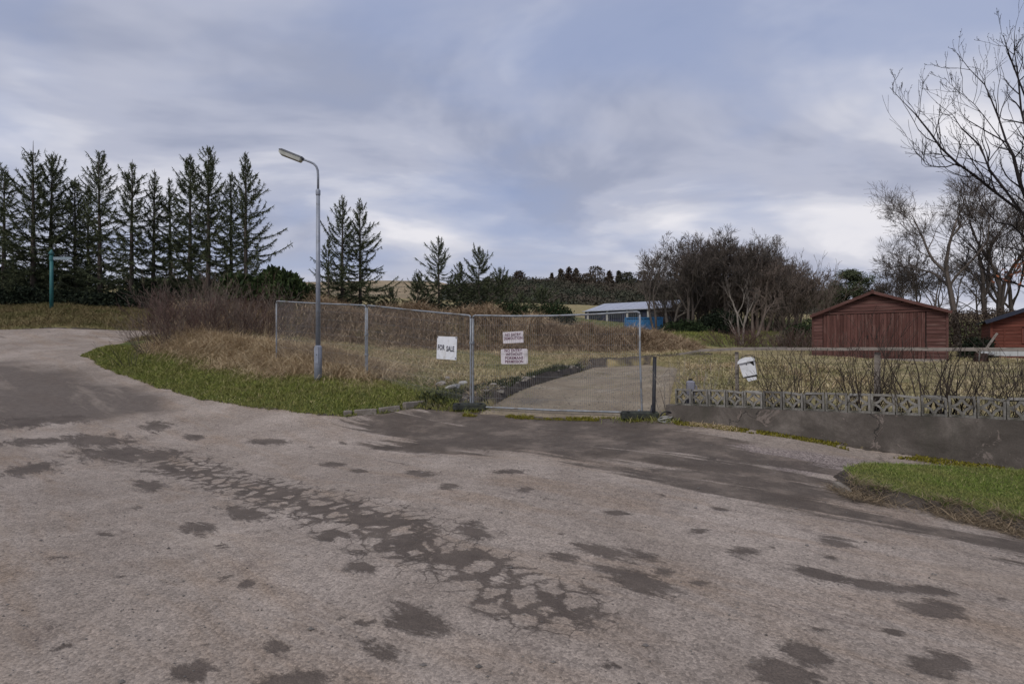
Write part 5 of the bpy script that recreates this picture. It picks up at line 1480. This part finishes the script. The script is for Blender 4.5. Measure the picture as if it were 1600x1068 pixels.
# trees behind the garage and cabin
gb = 'bare trees behind the garage and the cabin'
X, Y, z, H = tree_at(1497, 31, 262)
bare_tree('bare_tree', 'bare tree with a straight grey trunk rising between garage and cabin', 'tree', X, Y, z, 131, H, [(0, 0, (0, 0), .50)], 'bark_dark', 6, gb, (4, 5), .74, .20, 'bark_dark', .0065, .68, r0=.17, wig=.10)
X, Y, z, H = tree_at(1556, 33, 268)
bare_tree('bare_tree', 'many stemmed bare tree forking low behind the cabin roof', 'tree', X, Y, z, 132, H, [(0, 0, (-.28, 0), .42), (.1, 0, (.02, 0), .46), (.2, 0, (.18, 0), .42)], 'bark_dark', 6, gb, (3, 4), .55, .3, None, .0065, .64, r0=.15)
X, Y, z, H = tree_at(1588, 34, 285)
bare_tree('bare_tree', 'bare tree with a dark trunk straight above the cabin roof', 'tree', X, Y, z, 133, H, [(0, 0, (.05, 0), .45)], 'bark_dark', 6, gb, (3, 4), .58, .3, None, .0065, .66, r0=.14)
X, Y, z, H = tree_at(1640, 33, 290)
bare_tree('bare_tree', 'bare tree at the picture edge behind the cabin', 'tree', X, Y, z, 134, H, [(0, 0, (-.1, 0), .45)], 'bark_dark', 6, gb, (3, 4), .58, .3, None, .0065, .66, r0=.15)
for i, (px, D, yt, lab) in enumerate([(1420, 44, 388, 'thin bare tree in the pale thicket just above the garage ridge'), (1450, 42, 378, 'taller thin bare tree over the garage eaves'), (1395, 48, 420, 'low thin bare tree above the garage ridge'),
                                      (1475, 44, 384, 'thin bare tree close behind the straight grey trunk'), (1530, 46, 400, 'thin bare tree over the beech hedge'), (1372, 50, 440, 'wispy low tree behind the garage peak')]):
    X, Y, z, H = tree_at(px, D, yt)
    bare_tree('thin_tree', lab, 'tree', X, Y, z, 140 + i, H, [(0, 0, (-.1, 0), .38), (.2, 0, (.15, 0), .38)], 'bark_dark', 5, 'thin trees behind the garage', (3, 5), .6, .22, None, .010, .64, r0=.09)

# great tree by the camera: trunk outside the frame, limbs set out one by one
def near_tree():
    D = 10.5; bx, by = 11.9, 10.9; z = float(gz(bx, by)); rs = np.random.default_rng(77)
    ro = tag(empty('bare_tree', (bx, by, z)), 'large dark bare tree whose limbs reach in over the red cabin', 'tree')
    W_ = lambda px, py, d: np.array([at(px, d) - bx, d - by, zat(py, d) - z])
    limbs = [[(1700, 470), (1650, 385), (1600, 335), (1550, 295), (1526, 276), (1497, 254), (1470, 230), (1455, 208), (1429, 179), (1408, 155), (1393, 138)],
             [(1690, 450), (1640, 370), (1610, 318), (1594, 283), (1582, 242), (1572, 222), (1560, 183), (1550, 154), (1538, 131), (1514, 106), (1498, 84)],
             [(1582, 242), (1565, 215), (1538, 183), (1521, 162), (1500, 143), (1485, 132), (1477, 121)],
             [(1640, 380), (1600, 338), (1570, 298), (1545, 265), (1531, 230), (1502, 200), (1487, 179), (1463, 160)],
             [(1680, 430), (1640, 330), (1610, 240), (1596, 170), (1590, 120), (1584, 80), (1583, 50)],
             [(1690, 440), (1650, 330), (1625, 250), (1606, 170), (1588, 110), (1575, 78), (1568, 55)],
             [(1700, 480), (1640, 456), (1600, 446), (1573, 437), (1550, 429), (1528, 412), (1512, 396), (1500, 372)],
             [(1700, 460), (1650, 420), (1610, 380), (1580, 352), (1556, 345), (1535, 322), (1520, 296), (1508, 268)],
             [(1497, 254), (1480, 262), (1460, 259), (1448, 256), (1438, 245), (1431, 236)],
             [(1710, 440), (1690, 330), (1670, 230), (1650, 140), (1640, 80)], [(1710, 440), (1700, 300), (1720, 160), (1715, 60)], [(1710, 450), (1760, 320), (1800, 200)], [(1710, 450), (1780, 380), (1850, 300)]]
    out = []
    for li, l in enumerate(limbs):
        dd = D + rs.uniform(-.8, .8) if li not in (0, 2, 8) else D
        if li == 2: dd = prev
        if li == 8: dd = D
        prev = dd
        pts = [W_(px + rs.normal() * 1.2, py + rs.normal() * 1.2, dd + .25 * math.sin(k * .9 + li) * (li not in (2, 8))) for k, (px, py) in enumerate(l)]
        r0 = .042 if li in (0, 1, 4, 5) else (.030 if li in (3, 6, 7, 9, 10, 11, 12) else .014)
        n = len(pts)
        rad = [max(.0045, r0 * (1 - k / (n - 1)) ** .8) for k in range(n)]
        for k in range(n - 1):
            out.append((pts[k], pts[k + 1], rad[k], rad[k + 1], 0))
            if k == 0: continue
            dv = unit(pts[k + 1] - pts[k])
            for q in range(rs.integers(1, 4)):
                a = unit(rs.normal(size=3) * np.array([1, .7, 1])); a = a - dv * a.dot(dv); a /= np.linalg.norm(a)
                ang = rs.uniform(.45, .95); nd_ = dv * math.cos(ang) + a * math.sin(ang) + np.array([-.12, 0, .18])
                s = rs.random()
                grow(rs, pts[k] * (1 - s) + pts[k + 1] * s, unit(nd_), rs.uniform(.35, .95) * (1 if k < n - 3 else .5), max(.005, rad[k] * .5), 2, 4, out, .35, .55, (2, 3), .13, .55, .002, .62)
    V, Q = segs_mesh([o[0] for o in out], [o[1] for o in out], np.maximum([o[2] for o in out], .0032), np.maximum([o[3] for o in out], .0026), 4)
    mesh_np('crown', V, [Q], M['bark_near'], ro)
    # buds at the twig tips
    tips = [o[1] for o in out if o[4] >= 4][:1500]
    V, Q = diamonds(np.array(tips), unit(rs.normal(size=(len(tips), 3)) + np.array([0, 0, .6])), np.full(len(tips), .028), np.full(len(tips), .014), rs)
    tag(mesh_np('buds', V, [Q], M['bark_near'], ro), kind='stuff')
    b = MB(); f = W_(1705, 460, D)
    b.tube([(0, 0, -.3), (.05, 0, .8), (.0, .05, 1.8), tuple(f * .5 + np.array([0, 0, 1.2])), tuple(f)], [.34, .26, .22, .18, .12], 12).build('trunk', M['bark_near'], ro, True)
    # withered leaves still hanging on the lowest limb
    pts = []
    for px, py, k in ((1560, 432, 9), (1580, 425, 12), (1590, 418, 14), (1600, 428, 14), (1572, 436, 8), (1594, 408, 8), (1610, 430, 14), (1598, 440, 8)):
        for i in range(k): pts.append(W_(px + rs.normal() * 6, py + rs.normal() * 4, D + rs.normal() * .15))
    pts = np.array(pts)
    V, Q = diamonds(pts, unit(rs.normal(size=pts.shape) + np.array([0, 0, -.8])), rs.uniform(.05, .09, len(pts)), rs.uniform(.025, .045, len(pts)), rs)
    tag(mesh_np('withered_leaves', V, [Q], M['orange_leaf'], ro, False, {'rnd': np.repeat(rs.random(len(pts)), 4)}), kind='stuff')
near_tree()

# ------------------------------------------------------------------ bare shrubs
bt = 'bare brown thicket on the corner'
for i, (px, D, yt, W, n, lab) in enumerate([(275, 17.2, 468, 1.5, 62, 'bushy bare brown shrub at the road corner, the widest of the thicket'), (330, 18.0, 455, 1.6, 62, 'tall bare brown shrub in the middle of the thicket'),
                                            (385, 18.5, 462, 1.5, 55, 'bare wine brown shrub on the lamp side of the thicket'), (425, 18.8, 478, 1.3, 50, 'smaller bare shrub at the end of the first wire barrier'),
                                            (305, 20.0, 458, 1.6, 60, 'bare brown shrub standing further back in the thicket'), (240, 16.6, 498, .9, 28, 'sparse low bare shrub at the tip of the verge')]):
    X, Y, z = G(px, D)
    twiggy('bare_shrub', lab, 'shrub', X, Y, z, 200 + i, (zat(yt, D) - z) * 1.0, W * 1.4, n, 'bark_wine' if i in (0, 2) else 'bark_brown', bt, 4, .010, .0042, .75)
X, Y, z = G(205, 15.4)
twiggy('bare_shrub', 'few thin dark twigs sticking up near the verge tip', 'shrub', X, Y, z, 215, .8, .8, 9, 'bark_dark', bt, 2, .008, .003, .8)
# bramble heap beyond the garden
for i, (px, D, yt, lab) in enumerate([(1150, 30, 516, 'pinkish bramble tangle at the pale sapling'), (1195, 29, 512, 'pinkish bramble heap in front of the clump'), (1235, 28.5, 518, 'pinkish bramble tangle near the maroon garage'), (1262, 27, 524, 'low bramble tangle against the garage corner')]):
    X, Y, z = G(px, D)
    twiggy('bramble', lab, 'bramble', X, Y, z, 220 + i, (zat(yt, D) - z) * 1.1, 3.4, 60, 'bark_wine' if i != 2 else 'bark_brown', 'brambles in front of the clump', 3, .012, .006, 1.5)
# hedge shrubs between the blocks and the rail: (distance along the wall, height, stems)
hs = [(1040, .9, 9, 'thin pale stems at the bare end of the wall', .004), (1078, .80, 8, 'sparse pale stems behind the small plastic container', .004), (1100, .78, 9, 'forked pale stems between the container and the mail box post', .004),
      (1146, .62, 12, 'dark little shrub at the thin fence post beside the mail box', .005), (1196, .75, 9, 'bare shrub just past the mail box', .004), (1222, 1.15, 12, 'tall bare stems bending over the rail short of the garage', .005),
      (1250, 1.2, 14, 'dense clump of tall bare stems before the near edge of the garage', .006), (1284, .85, 12, 'bare hedge shrub under the edge of the garage doors', .004), (1318, .9, 12, 'bare hedge shrub below the middle of the garage doors', .004),
      (1350, 1.25, 20, 'thick dark bare shrub at the broad grey post', .007),
      (1392, .8, 12, 'bare hedge shrub just past the broad grey post', .004), (1418, .9, 10, 'bare shrub below the end of the garage doors', .004), (1448, 1.1, 9, 'sturdy dark stemmed shrub before the corner of the garage', .011),
      (1481, 1.25, 10, 'sturdy dark stemmed shrub just past the corner of the garage', .012), (1510, .85, 12, 'bare shrub below the beech hedge', .005), (1532, .95, 10, 'bare shrub in front of the brown barrel', .005),
      (1556, 1.05, 12, 'bare shrub in front of the trailer draw bar', .005), (1582, 1.05, 12, 'bare shrub in front of the trailer side', .005), (1615, 1.0, 12, 'bare shrub at the picture edge beyond the trailer', .005)]
for i, (px, hh, n, lab, r0) in enumerate(hs):
    q_ = (px - 800) / 800; x = (q_ * 10.05 - 3.13) / (.801 + .598 * q_)
    p = wl(x, .30 + .08 * math.sin(i * 2.1), 0)
    twiggy('hedge_shrub', lab, 'shrub', p.x, p.y, .56, 240 + i, hh * (.8 + .35 * ((i * 7) % 5) / 4), .4, max(4, int(n * (.65 + .5 * ((i * 3) % 4) / 3))), 'stem_dark' if i > 2 else 'bark_pale', 'bare hedge shrubs along the block wall', 3, max(.007, r0 * 1.6), .0030, .42, (2, 3))

# ------------------------------------------------------------------ grass and ground cover
def surf(n, x0, x1, y0, y1, ok, rs, zf_=gz):
    x = rs.uniform(x0, x1, n); y = rs.uniform(y0, y1, n)
    k = ok(x, y); x, y = x[k], y[k]
    return np.stack([x, y, zf_(x, y) - .01], 1)
def carpet(name, label, P, L, W, mat, rs, lean=(.1, .5), bend=(.2, .9), jit=None, az=None, rnd=(.5, .25)):
    n = len(P)
    l = rs.uniform(*L, n) * (.7 + .6 * fbm(P[:, 0] * 1.7, P[:, 1] * 1.7, 3)); w_ = rs.uniform(*W, n)
    a = rs.uniform(0, 6.283, n) if az is None else az + rs.normal(0, .9, n)
    V, Q, T = blades(P, l, w_, a, rs.uniform(*lean, n), rs.uniform(*bend, n), rs)
    rn = np.repeat(np.clip(rs.normal(*rnd, n), 0, 1), 5)
    return tag(mesh_np(name, V, [Q, T], M[mat], None, False, {'rnd': rn}), label, kind='stuff')
rs = np.random.default_rng(11)
def tussocks(name, label, cen, per, rad, L, W, mat, rs, flat=.9, hgt=None, zf_=gz, keep=None):
    """clumps of blades leaning outwards from each centre, matted down at the rim"""
    n = len(cen); k = rs.integers(per[0], per[1], n); ci = np.repeat(np.arange(n), k); m = len(ci)
    r_ = rs.uniform(*rad, n)[ci]; a = rs.uniform(0, 6.283, m); q_ = rs.random(m) ** .6
    x = cen[ci, 0] + np.cos(a) * q_ * r_; y = cen[ci, 1] + np.sin(a) * q_ * r_
    kp = keep(x, y) if keep is not None else np.ones(m, bool)
    x, y, ci, a, q_ = x[kp], y[kp], ci[kp], a[kp], q_[kp]; m = len(x)
    P = np.stack([x, y, zf_(x, y) - .02], 1)
    sweep = rs.uniform(0, 6.283, n)[ci]
    lean = .12 + q_ * flat * rs.uniform(.6, 1.2, m); bend = rs.uniform(.3, 1.5, m)
    az = np.where(rs.random(m) < .35, sweep + rs.normal(0, .5, m), a + rs.normal(0, .5, m))
    l = rs.uniform(*L, m) * rs.uniform(.65, 1.25, n)[ci]
    V, Q, T = blades(P, l, rs.uniform(*W, m), az, lean, bend, rs)
    rn = np.repeat(np.clip(rs.normal(.5, .22, n)[ci] + rs.normal(0, .18, m), 0, 1), 5)
    return tag(mesh_np(name, V, [Q, T], M[mat], None, False, {'rnd': rn}), label, kind='stuff')
# green verge in front of the lamp
def ok_verge(x, y):
    s = poly_sd(ROAD, x, y) + (fbm(x * 2.3, y * 2.3, 3) - .5) * .22
    return (s > .015) & (s < 2.6 + .8 * (fbm(x * .8, y * .8, 2) - .5)) & (rs.random(len(x)) < 1.2 - .30 * s)
P = surf(230000, -15, -1.2, 9.8, 18.5, ok_verge, rs)
carpet('verge_grass', 'green grass of the roadside verge', P, (.05, .13), (.008, .016), 'green_grass', rs)
# tall dead grass behind it
def ok_dry(x, y):
    s = poly_sd(ROAD, x, y); t = ridge(x, y, [(-11.2, 17.6), (-9.6, 17.0), (-7.6, 16.0), (-5.7, 14.9), (-4.5, 14.3)], 1.05, 1.0)
    return (s > 1.5) & (rs.random(len(x)) < t * 1.0)
P = surf(9000, -13, -2.5, 11.5, 19.5, ok_dry, rs)
tussocks('dry_grass', 'tall matted dead grass heaped in tussocks behind the verge', P[:1500, :2], (50, 110), (.15, .45), (.26, .68), (.006, .013), 'dry', rs, 1.0, keep=lambda x, y: poly_sd(ROAD, x, y) > 1.25)
# plot grass between the barriers and the mound
def ok_plot(x, y):
    s = poly_sd(ROAD, x, y)
    return (s > .5) & (poly_sd(SLAB, x, y) > .12) & (wall_side(x, y) > -.5) & (y < 29.5) & (x > -12) & (ridge(x, y, MOUND, 1.0, 1.0) < .01) & (rs.random(len(x)) < .35 + .9 * fbm(x * .6, y * .6, 3)) & ~((x > 2.6) & (wall_side(x, y) < 1.0)) & (np.hypot(x - 12.5, y - 23) > 0)
P = surf(210000, -12, 9, 11, 30, ok_plot, rs)
carpet('plot_grass', 'patchy yellow green grass on the empty plot', P, (.06, .20), (.010, .022), 'plot', rs, (.1, .7), (.3, 1.2))
C_ = surf(1500, -12, 9, 11.5, 29, lambda x, y: ok_plot(x, y) & (fbm(x * .5 + 3, y * .5, 3) > .47), rs)
tussocks('plot_tussocks', 'pale coarse grass tussocks scattered over the empty plot', C_[:700, :2], (40, 90), (.12, .38), (.14, .42), (.009, .018), 'dry', rs, .9, keep=lambda x, y: (poly_sd(SLAB, x, y) > .15) & (poly_sd(ROAD, x, y) > .6))
# low dark blades behind the screen blocks
P = surf(60000, 2.5, 11, 4, 11, lambda x, y: (wall_side(x, y) > .2) & (wall_side(x, y) < .8) & ((x - 2.93) * .801 - (y - 9.76) * .598 > .1) & (fbm(x * 3, y * 3, 2) > .4), rs)
carpet('dark_blades', 'low dark blades behind the screen blocks', P[:9000], (.05, .22), (.006, .02), 'weed', rs, (.1, 1.0), (.3, 1.2))
# garden grass to the right
def ok_gard(x, y): return (wall_side(x, y) > .55 + .5 * fbm(x * 2, y * 2, 2)) & ((x - 2.93) * .801 - (y - 9.76) * .598 > .1) & (poly_sd(SLAB, x, y) > .1)
P = surf(150000, 2.5, 26, 6, 30, ok_gard, rs)
carpet('garden_grass', 'pale rough grass in the garden behind the block wall', P, (.04, .12), (.010, .022), 'garden', rs, (.1, .8), (.3, 1.2), rnd=(.6, .25))
# dead bracken and grass on the long mound
def ok_mound(x, y): return rs.random(len(x)) < (1 - sstep(1.9, 2.6, np.sqrt(-np.log(np.maximum(ridge(x, y, MOUND, 1.0, 1.0), 1e-30)))))
P = surf(9000, -19, 11.5, 23, 34, ok_mound, rs)
tussocks('dead_bracken', 'brown dead bracken and matted grass covering the long mound', P[:2300, :2], (60, 110), (.25, .75), (.35, 1.0), (.012, .028), 'bracken', rs, 1.1)
def ok_gm(x, y): return rs.random(len(x)) < ridge(x, y, [(9.0, 33), (13.5, 34)], 2.2, 1.0) + .25 * ((y > 31) & (x > 6))
P = surf(60000, 5, 22, 28, 44, ok_gm, rs)
carpet('mound_grass', 'green grass on the low bank below the bare clump', P, (.10, .28), (.014, .03), 'green_grass', rs)
# far bank along the other side of the road
def ok_bank(x, y):
    s = poly_sd(ROAD, x, y); return (s > .05) & (y > 20.5) & (y < 29) & (x < -12)
P = surf(120000, -32, -11, 20.5, 30, ok_bank, rs)
carpet('bank_grass', 'rough brownish green grass on the bank across the road', P, (.10, .34), (.012, .026), 'bank', rs, (.1, .8), (.3, 1.3))
# clipped lawn island
def ok_isl(x, y):
    s = isl_sd(x, y); return (s < -.05) & (rs.random(len(x)) < sstep(.02, .22, -s + .12 * (fbm(x * 4, y * 4, 2) - .5)))
P = surf(330000, 3.3, 11, .8, 7.2, ok_isl, rs)
P = P[(np.abs(P[:, 0] / P[:, 1]) < 1.25)]
carpet('lawn_grass', 'bright green grass island beside the footway', P, (.025, .065), (.003, .006), 'lawn', rs)
def ok_str(x, y): 
    s = isl_sd(x, y); return (s > -.16) & (s < .16) & (y < 5.9) & (wall_side(x, y) < -1.2) & (rs.random(len(x)) < .16 + .8 * (fbm(x * 3, y * 3, 2) > .52))
P = surf(60000, 3.4, 6.5, 3.2, 6.0, ok_str, rs)
P[:, 2] = np.maximum(P[:, 2], h0(P[:, 0], P[:, 1])) + .02
carpet('dead_stalks', 'dead stalks and clippings along the ragged lawn edge', P[:9000], (.06, .26), (.003, .0065), 'stalk', rs, (.7, 1.6), (.0, .5))
# moss and weeds at the foot of the wall, weeds along the drive and the road edge
def ok_moss(x, y):
    d = wall_side(x, y); return (d < -.01) & (d > -.36 + .22 * (fbm(x * 1.6, y * 1.6, 3) - .2)) & (x > 3.0) & (fbm(x * 2.2 + 2, y * 2.2, 3) > .33)
def roadz(x, y): return np.maximum(h0(x, y), gz(x, y)) + .012
P = surf(160000, 2.9, 9, 4.8, 10, ok_moss, rs, roadz)
carpet('moss', 'yellow green moss in the joint along the wall foot', P, (.015, .05), (.008, .018), 'moss', rs, (.0, .8), (.1, .8))
def ok_tuft(x, y): return ridge(x, y, [(3.35, 9.3), (3.75, 8.95)], .13, 1.0) > rs.random(len(x))
P = surf(9000, 3, 4.2, 8.6, 9.6, ok_tuft, rs, roadz)
carpet('dead_grass', 'tuft of dead straw coloured grass at the wall foot', P, (.06, .18), (.004, .008), 'dry', rs, (.5, 1.3), (.3, 1.2))
def ok_weed(x, y):
    t = ridge(x, y, [(-1.6, 11.7), (-.55, 12.3), (.9, 14.8), (2.2, 18.4)], .42, 1.0); return (rs.random(len(x)) < t * (fbm(x * 2, y * 2, 2) > .42)) & (poly_sd(SLAB, x, y) > -.05)
P = surf(60000, -2.6, 3.4, 11, 19.5, ok_weed, rs)
carpet('weeds', 'dark weeds along the edge of the drive', P, (.06, .22), (.015, .035), 'weed', rs)
def ok_lip(x, y):
    s = poly_sd(SLAB, x, y); return (np.abs(y - (10.85 - .25 * (x + .75))) < .24) & (x > -1.3) & (x < 2.6) & (fbm(x * 3.3, y * 3.3, 3) > .5)
P = surf(40000, -1.5, 2.8, 9.5, 11.5, ok_lip, rs, roadz)
carpet('moss', 'patchy moss and short grass where the drive meets the road', P, (.015, .06), (.006, .014), 'moss', rs, (.0, .8), (.1, .8))
P = surf(9000, -2.4, 3.2, 11, 19.5, lambda x, y: (rs.random(len(x)) < .5 * ridge(x, y, [(-1.4, 11.9), (-.55, 12.5), (.9, 14.9), (2.2, 18.4)], .36, 1.0)) & (fbm(x * 2.4, y * 2.4, 2) > .40), rs)[:700]
n = len(P); szr = rs.uniform(.02, .075, n)
cub = np.array([(x_, y_, z_) for z_ in (-.5, .5) for y_ in (-.7, .7) for x_ in (-.9, .9)], float)
V = P[:, None] + (cub[None] * rs.uniform(.6, 1.1, (n, 8, 3))) * szr[:, None, None]
qd = np.array([(0, 2, 3, 1), (4, 5, 7, 6), (0, 1, 5, 4), (2, 6, 7, 3), (0, 4, 6, 2), (1, 3, 7, 5)])
tag(mesh_np('rubble', V.reshape(-1, 3), [(np.arange(n)[:, None, None] * 8 + qd[None]).reshape(-1, 4)], M['stone']), 'broken stones and rubble in the dark bank along the drive', kind='stuff')
# loose chippings on the road
n = 2600
x = rs.uniform(-7, 6.5, n); y = 1.9 + rs.random(n) ** 1.6 * 9
k = (poly_sd(ROAD, x, y) < -.05) & (isl_sd(x, y) > .05); x, y = x[k], y[k]; n = len(x)
sz = rs.uniform(.004, .011, n) * (1 + (rs.random(n) < .05) * 1.2)
oct_ = np.array([(1, 0, 0), (-1, 0, 0), (0, 1, 0), (0, -1, 0), (0, 0, 1), (0, 0, -.4)], float)
V = np.stack([x, y, road_z(x, y) + sz * .25], 1)[:, None] + (oct_ * np.array([1, .8, .6]))[None] * sz[:, None, None] * rs.uniform(.7, 1.3, (n, 6, 1))
tri = np.array([(0, 2, 4), (2, 1, 4), (1, 3, 4), (3, 0, 4), (2, 0, 5), (1, 2, 5), (3, 1, 5), (0, 3, 5)])
tag(mesh_np('gravel', V.reshape(-1, 3), [(np.arange(n)[:, None, None] * 6 + tri[None]).reshape(-1, 3)], M['pebble']), 'loose chippings scattered over the road', kind='stuff')

# ------------------------------------------------------------------ far woodland
D1 = 185.0
n = 110000
pxs = rs.uniform(700, 1400, n); t = rs.random(n)
Dw = 110 + 150 * t
X0 = (pxs - 800) * Dw / F
zs = hill_z(pxs, Dw, 110.0, 260.0, wood_top)
k = fbm(X0 * .12, Dw * .12, 3) > .30
Pw = np.stack([X0, Dw, zs + rs.uniform(0, 3.4, n) * np.clip(fbm(X0 * .16 + 7, Dw * .16, 3) - .25, 0, 1) * 1.8], 1)[k]
m_ = len(Pw)
V, Q = diamonds(Pw, unit(rs.normal(size=(m_, 3)) + np.array([0, 0, .35])), rs.uniform(.45, 1.1, m_), rs.uniform(.35, .8, m_), rs)
tag(mesh_np('far_wood', V, [Q], M['far_wood'], None, False, {'rnd': np.repeat(np.clip(rs.normal(.4, .3, m_), 0, 1), 4)}), 'dense scrubby woodland covering the far slope', kind='stuff')
FT = [(811, 424, 5, 'b', 'small round tree on the far skyline nearest the lone spruces'), (862, 428, 4, 'c', 'small pointed tree on the far skyline'), (876, 421, 7, 'c', 'pointed conifer starting the taller skyline row'),
      (889, 418, 8, 'c', 'tall dark conifer in the skyline row'), (900, 420, 8, 'c', 'broad conifer joined to its taller skyline neighbour'), (931, 417, 10, 'b', 'largest rounded tree on the far skyline'),
      (952, 424, 7, 'c', 'pyramid shaped conifer alone on the skyline'), (967, 424, 6, 'c', 'conifer on the skyline past the pyramid one'), (980, 426, 6, 'b', 'low rounded skyline tree by the bare clump'),
      (1006, 424, 8, 'b', 'brownish skyline tree seen through thin branches'), (918, 428, 7, 'b', 'low rounded tree in the skyline dip'), (1028, 428, 7, 'c', 'skyline conifer behind the slender bare tree')]
for i, (px, yt, hw, kd, lab) in enumerate(FT):
    D = 245.0; X = at(px, D); zt_ = zat(yt, D); zb_ = zat(458, D); H = zt_ - zb_; r_ = hw * D / F * 2.1
    r2 = np.random.default_rng(300 + i); n = 1500
    ro = tag(empty('skyline_tree', (X, D, zb_)), lab, 'tree', 'trees on the far skyline')
    MB().tube([(0, 0, -1), (0, 0, H * .8)], [.3, .1], 6).build('trunk', M['bark_dark'], ro)
    hgt = r2.random(n); a = r2.uniform(0, 6.28, n)
    prof = (1.05 - hgt) ** .8 if kd == 'c' else np.sqrt(np.clip(1 - (hgt * 1.7 - .8) ** 2, .02, 1))
    q = r2.random(n) ** .5 * prof * r_ * (.45 + 1.0 * fbm(a * 1.2, hgt * 5 + i, 2))
    P = np.stack([q * np.cos(a), q * np.sin(a), H * (.1 + .9 * hgt)], 1)
    V, Q = diamonds(P, unit(r2.normal(size=(n, 3)) + np.array([0, 0, .5])), r2.uniform(.5, 1.2, n), r2.uniform(.25, .6, n), r2)
    mesh_np('crown', V, [Q], M['far_wood' if i % 3 else 'brown_hedge'], ro, False, {'rnd': np.repeat(np.clip(r2.normal(.35, .3, n), 0, 1), 4)})

# scrub dotted over the moor
n = 16000
px_ = rs.uniform(-300, 800, n); Dm = rs.uniform(70, 320, n); X0 = (px_ - 800) * Dm / F
zz_ = np.where(Dm > 97, hill_z(px_, np.maximum(Dm, 95.0), 95.0, 330.0, moor_top), h0(X0, Dm))
k = (fbm(X0 * .035, Dm * .06, 4) > .57) & (Dm < 290)
Pm_ = np.stack([X0, Dm, zz_], 1)[k]; m_ = len(Pm_)
V, Q = diamonds(Pm_, unit(rs.normal(size=(m_, 3)) * .8 + np.array([0, 0, .6])), rs.uniform(.35, .9, m_), rs.uniform(.3, .8, m_), rs)
tag(mesh_np('moor_scrub', V, [Q], M['ivy'], None, False, {'rnd': np.repeat(rs.random(m_), 4)}), 'dark scrub dotted over the pale moor', kind='stuff')

# grit on the drive
n = 5200
x = rs.uniform(-.8, 5.6, n); y = rs.uniform(10, 20, n); k = (poly_sd(SLAB, x, y) < -.03) & (fbm(x * 1.3, y * 1.3, 3) > .42); x, y = x[k], y[k]; n = len(x)
sz = rs.uniform(.006, .02, n)
V = np.stack([x, y, h0(x, y) + .03], 1)[:, None] + (oct_ * np.array([1, .8, .6]))[None] * sz[:, None, None] * rs.uniform(.7, 1.3, (n, 6, 1))
tag(mesh_np('gravel', V.reshape(-1, 3), [(np.arange(n)[:, None, None] * 6 + tri[None]).reshape(-1, 3)], M['pebble']), 'loose grit lying on the old concrete drive', kind='stuff')
# weeds and short grass gathered round feet and posts
pts = [(-.93, 11.2, .42, 420), (2.5, 10.02, .40, 380), (at(497, 12.5), 12.5, .22, 420), (at(1021, 9.95), 9.95, .2, 200), (-3.78, 13.3, .35, 300), (-6.83, 14.8, .35, 300), (3.0, 9.66, .25, 160)]
P = np.concatenate([np.stack([cx_ + rs.normal(0, r_ * .7, n_), cy_ + rs.normal(0, r_ * .35, n_)], 1) for cx_, cy_, r_, n_ in pts])
P = np.stack([P[:, 0], P[:, 1], roadz(P[:, 0], P[:, 1]) - .01], 1)
carpet('weeds', 'short grass and weeds gathered round the posts and rubber weights', P, (.05, .17), (.006, .014), 'green_grass', rs)
# moss and grass creeping over patches of the drive
P = surf(26000, -.8, 5.6, 10, 20.3, lambda x, y: (poly_sd(SLAB, x, y) < 0) & (fbm(x * 1.1 + 5, y * .8, 4) > .60), rs, lambda x, y: h0(x, y) + .03)
carpet('moss', 'thin moss creeping over the old concrete drive', P, (.008, .03), (.008, .02), 'moss', rs, (.2, 1.0), (.1, .8))
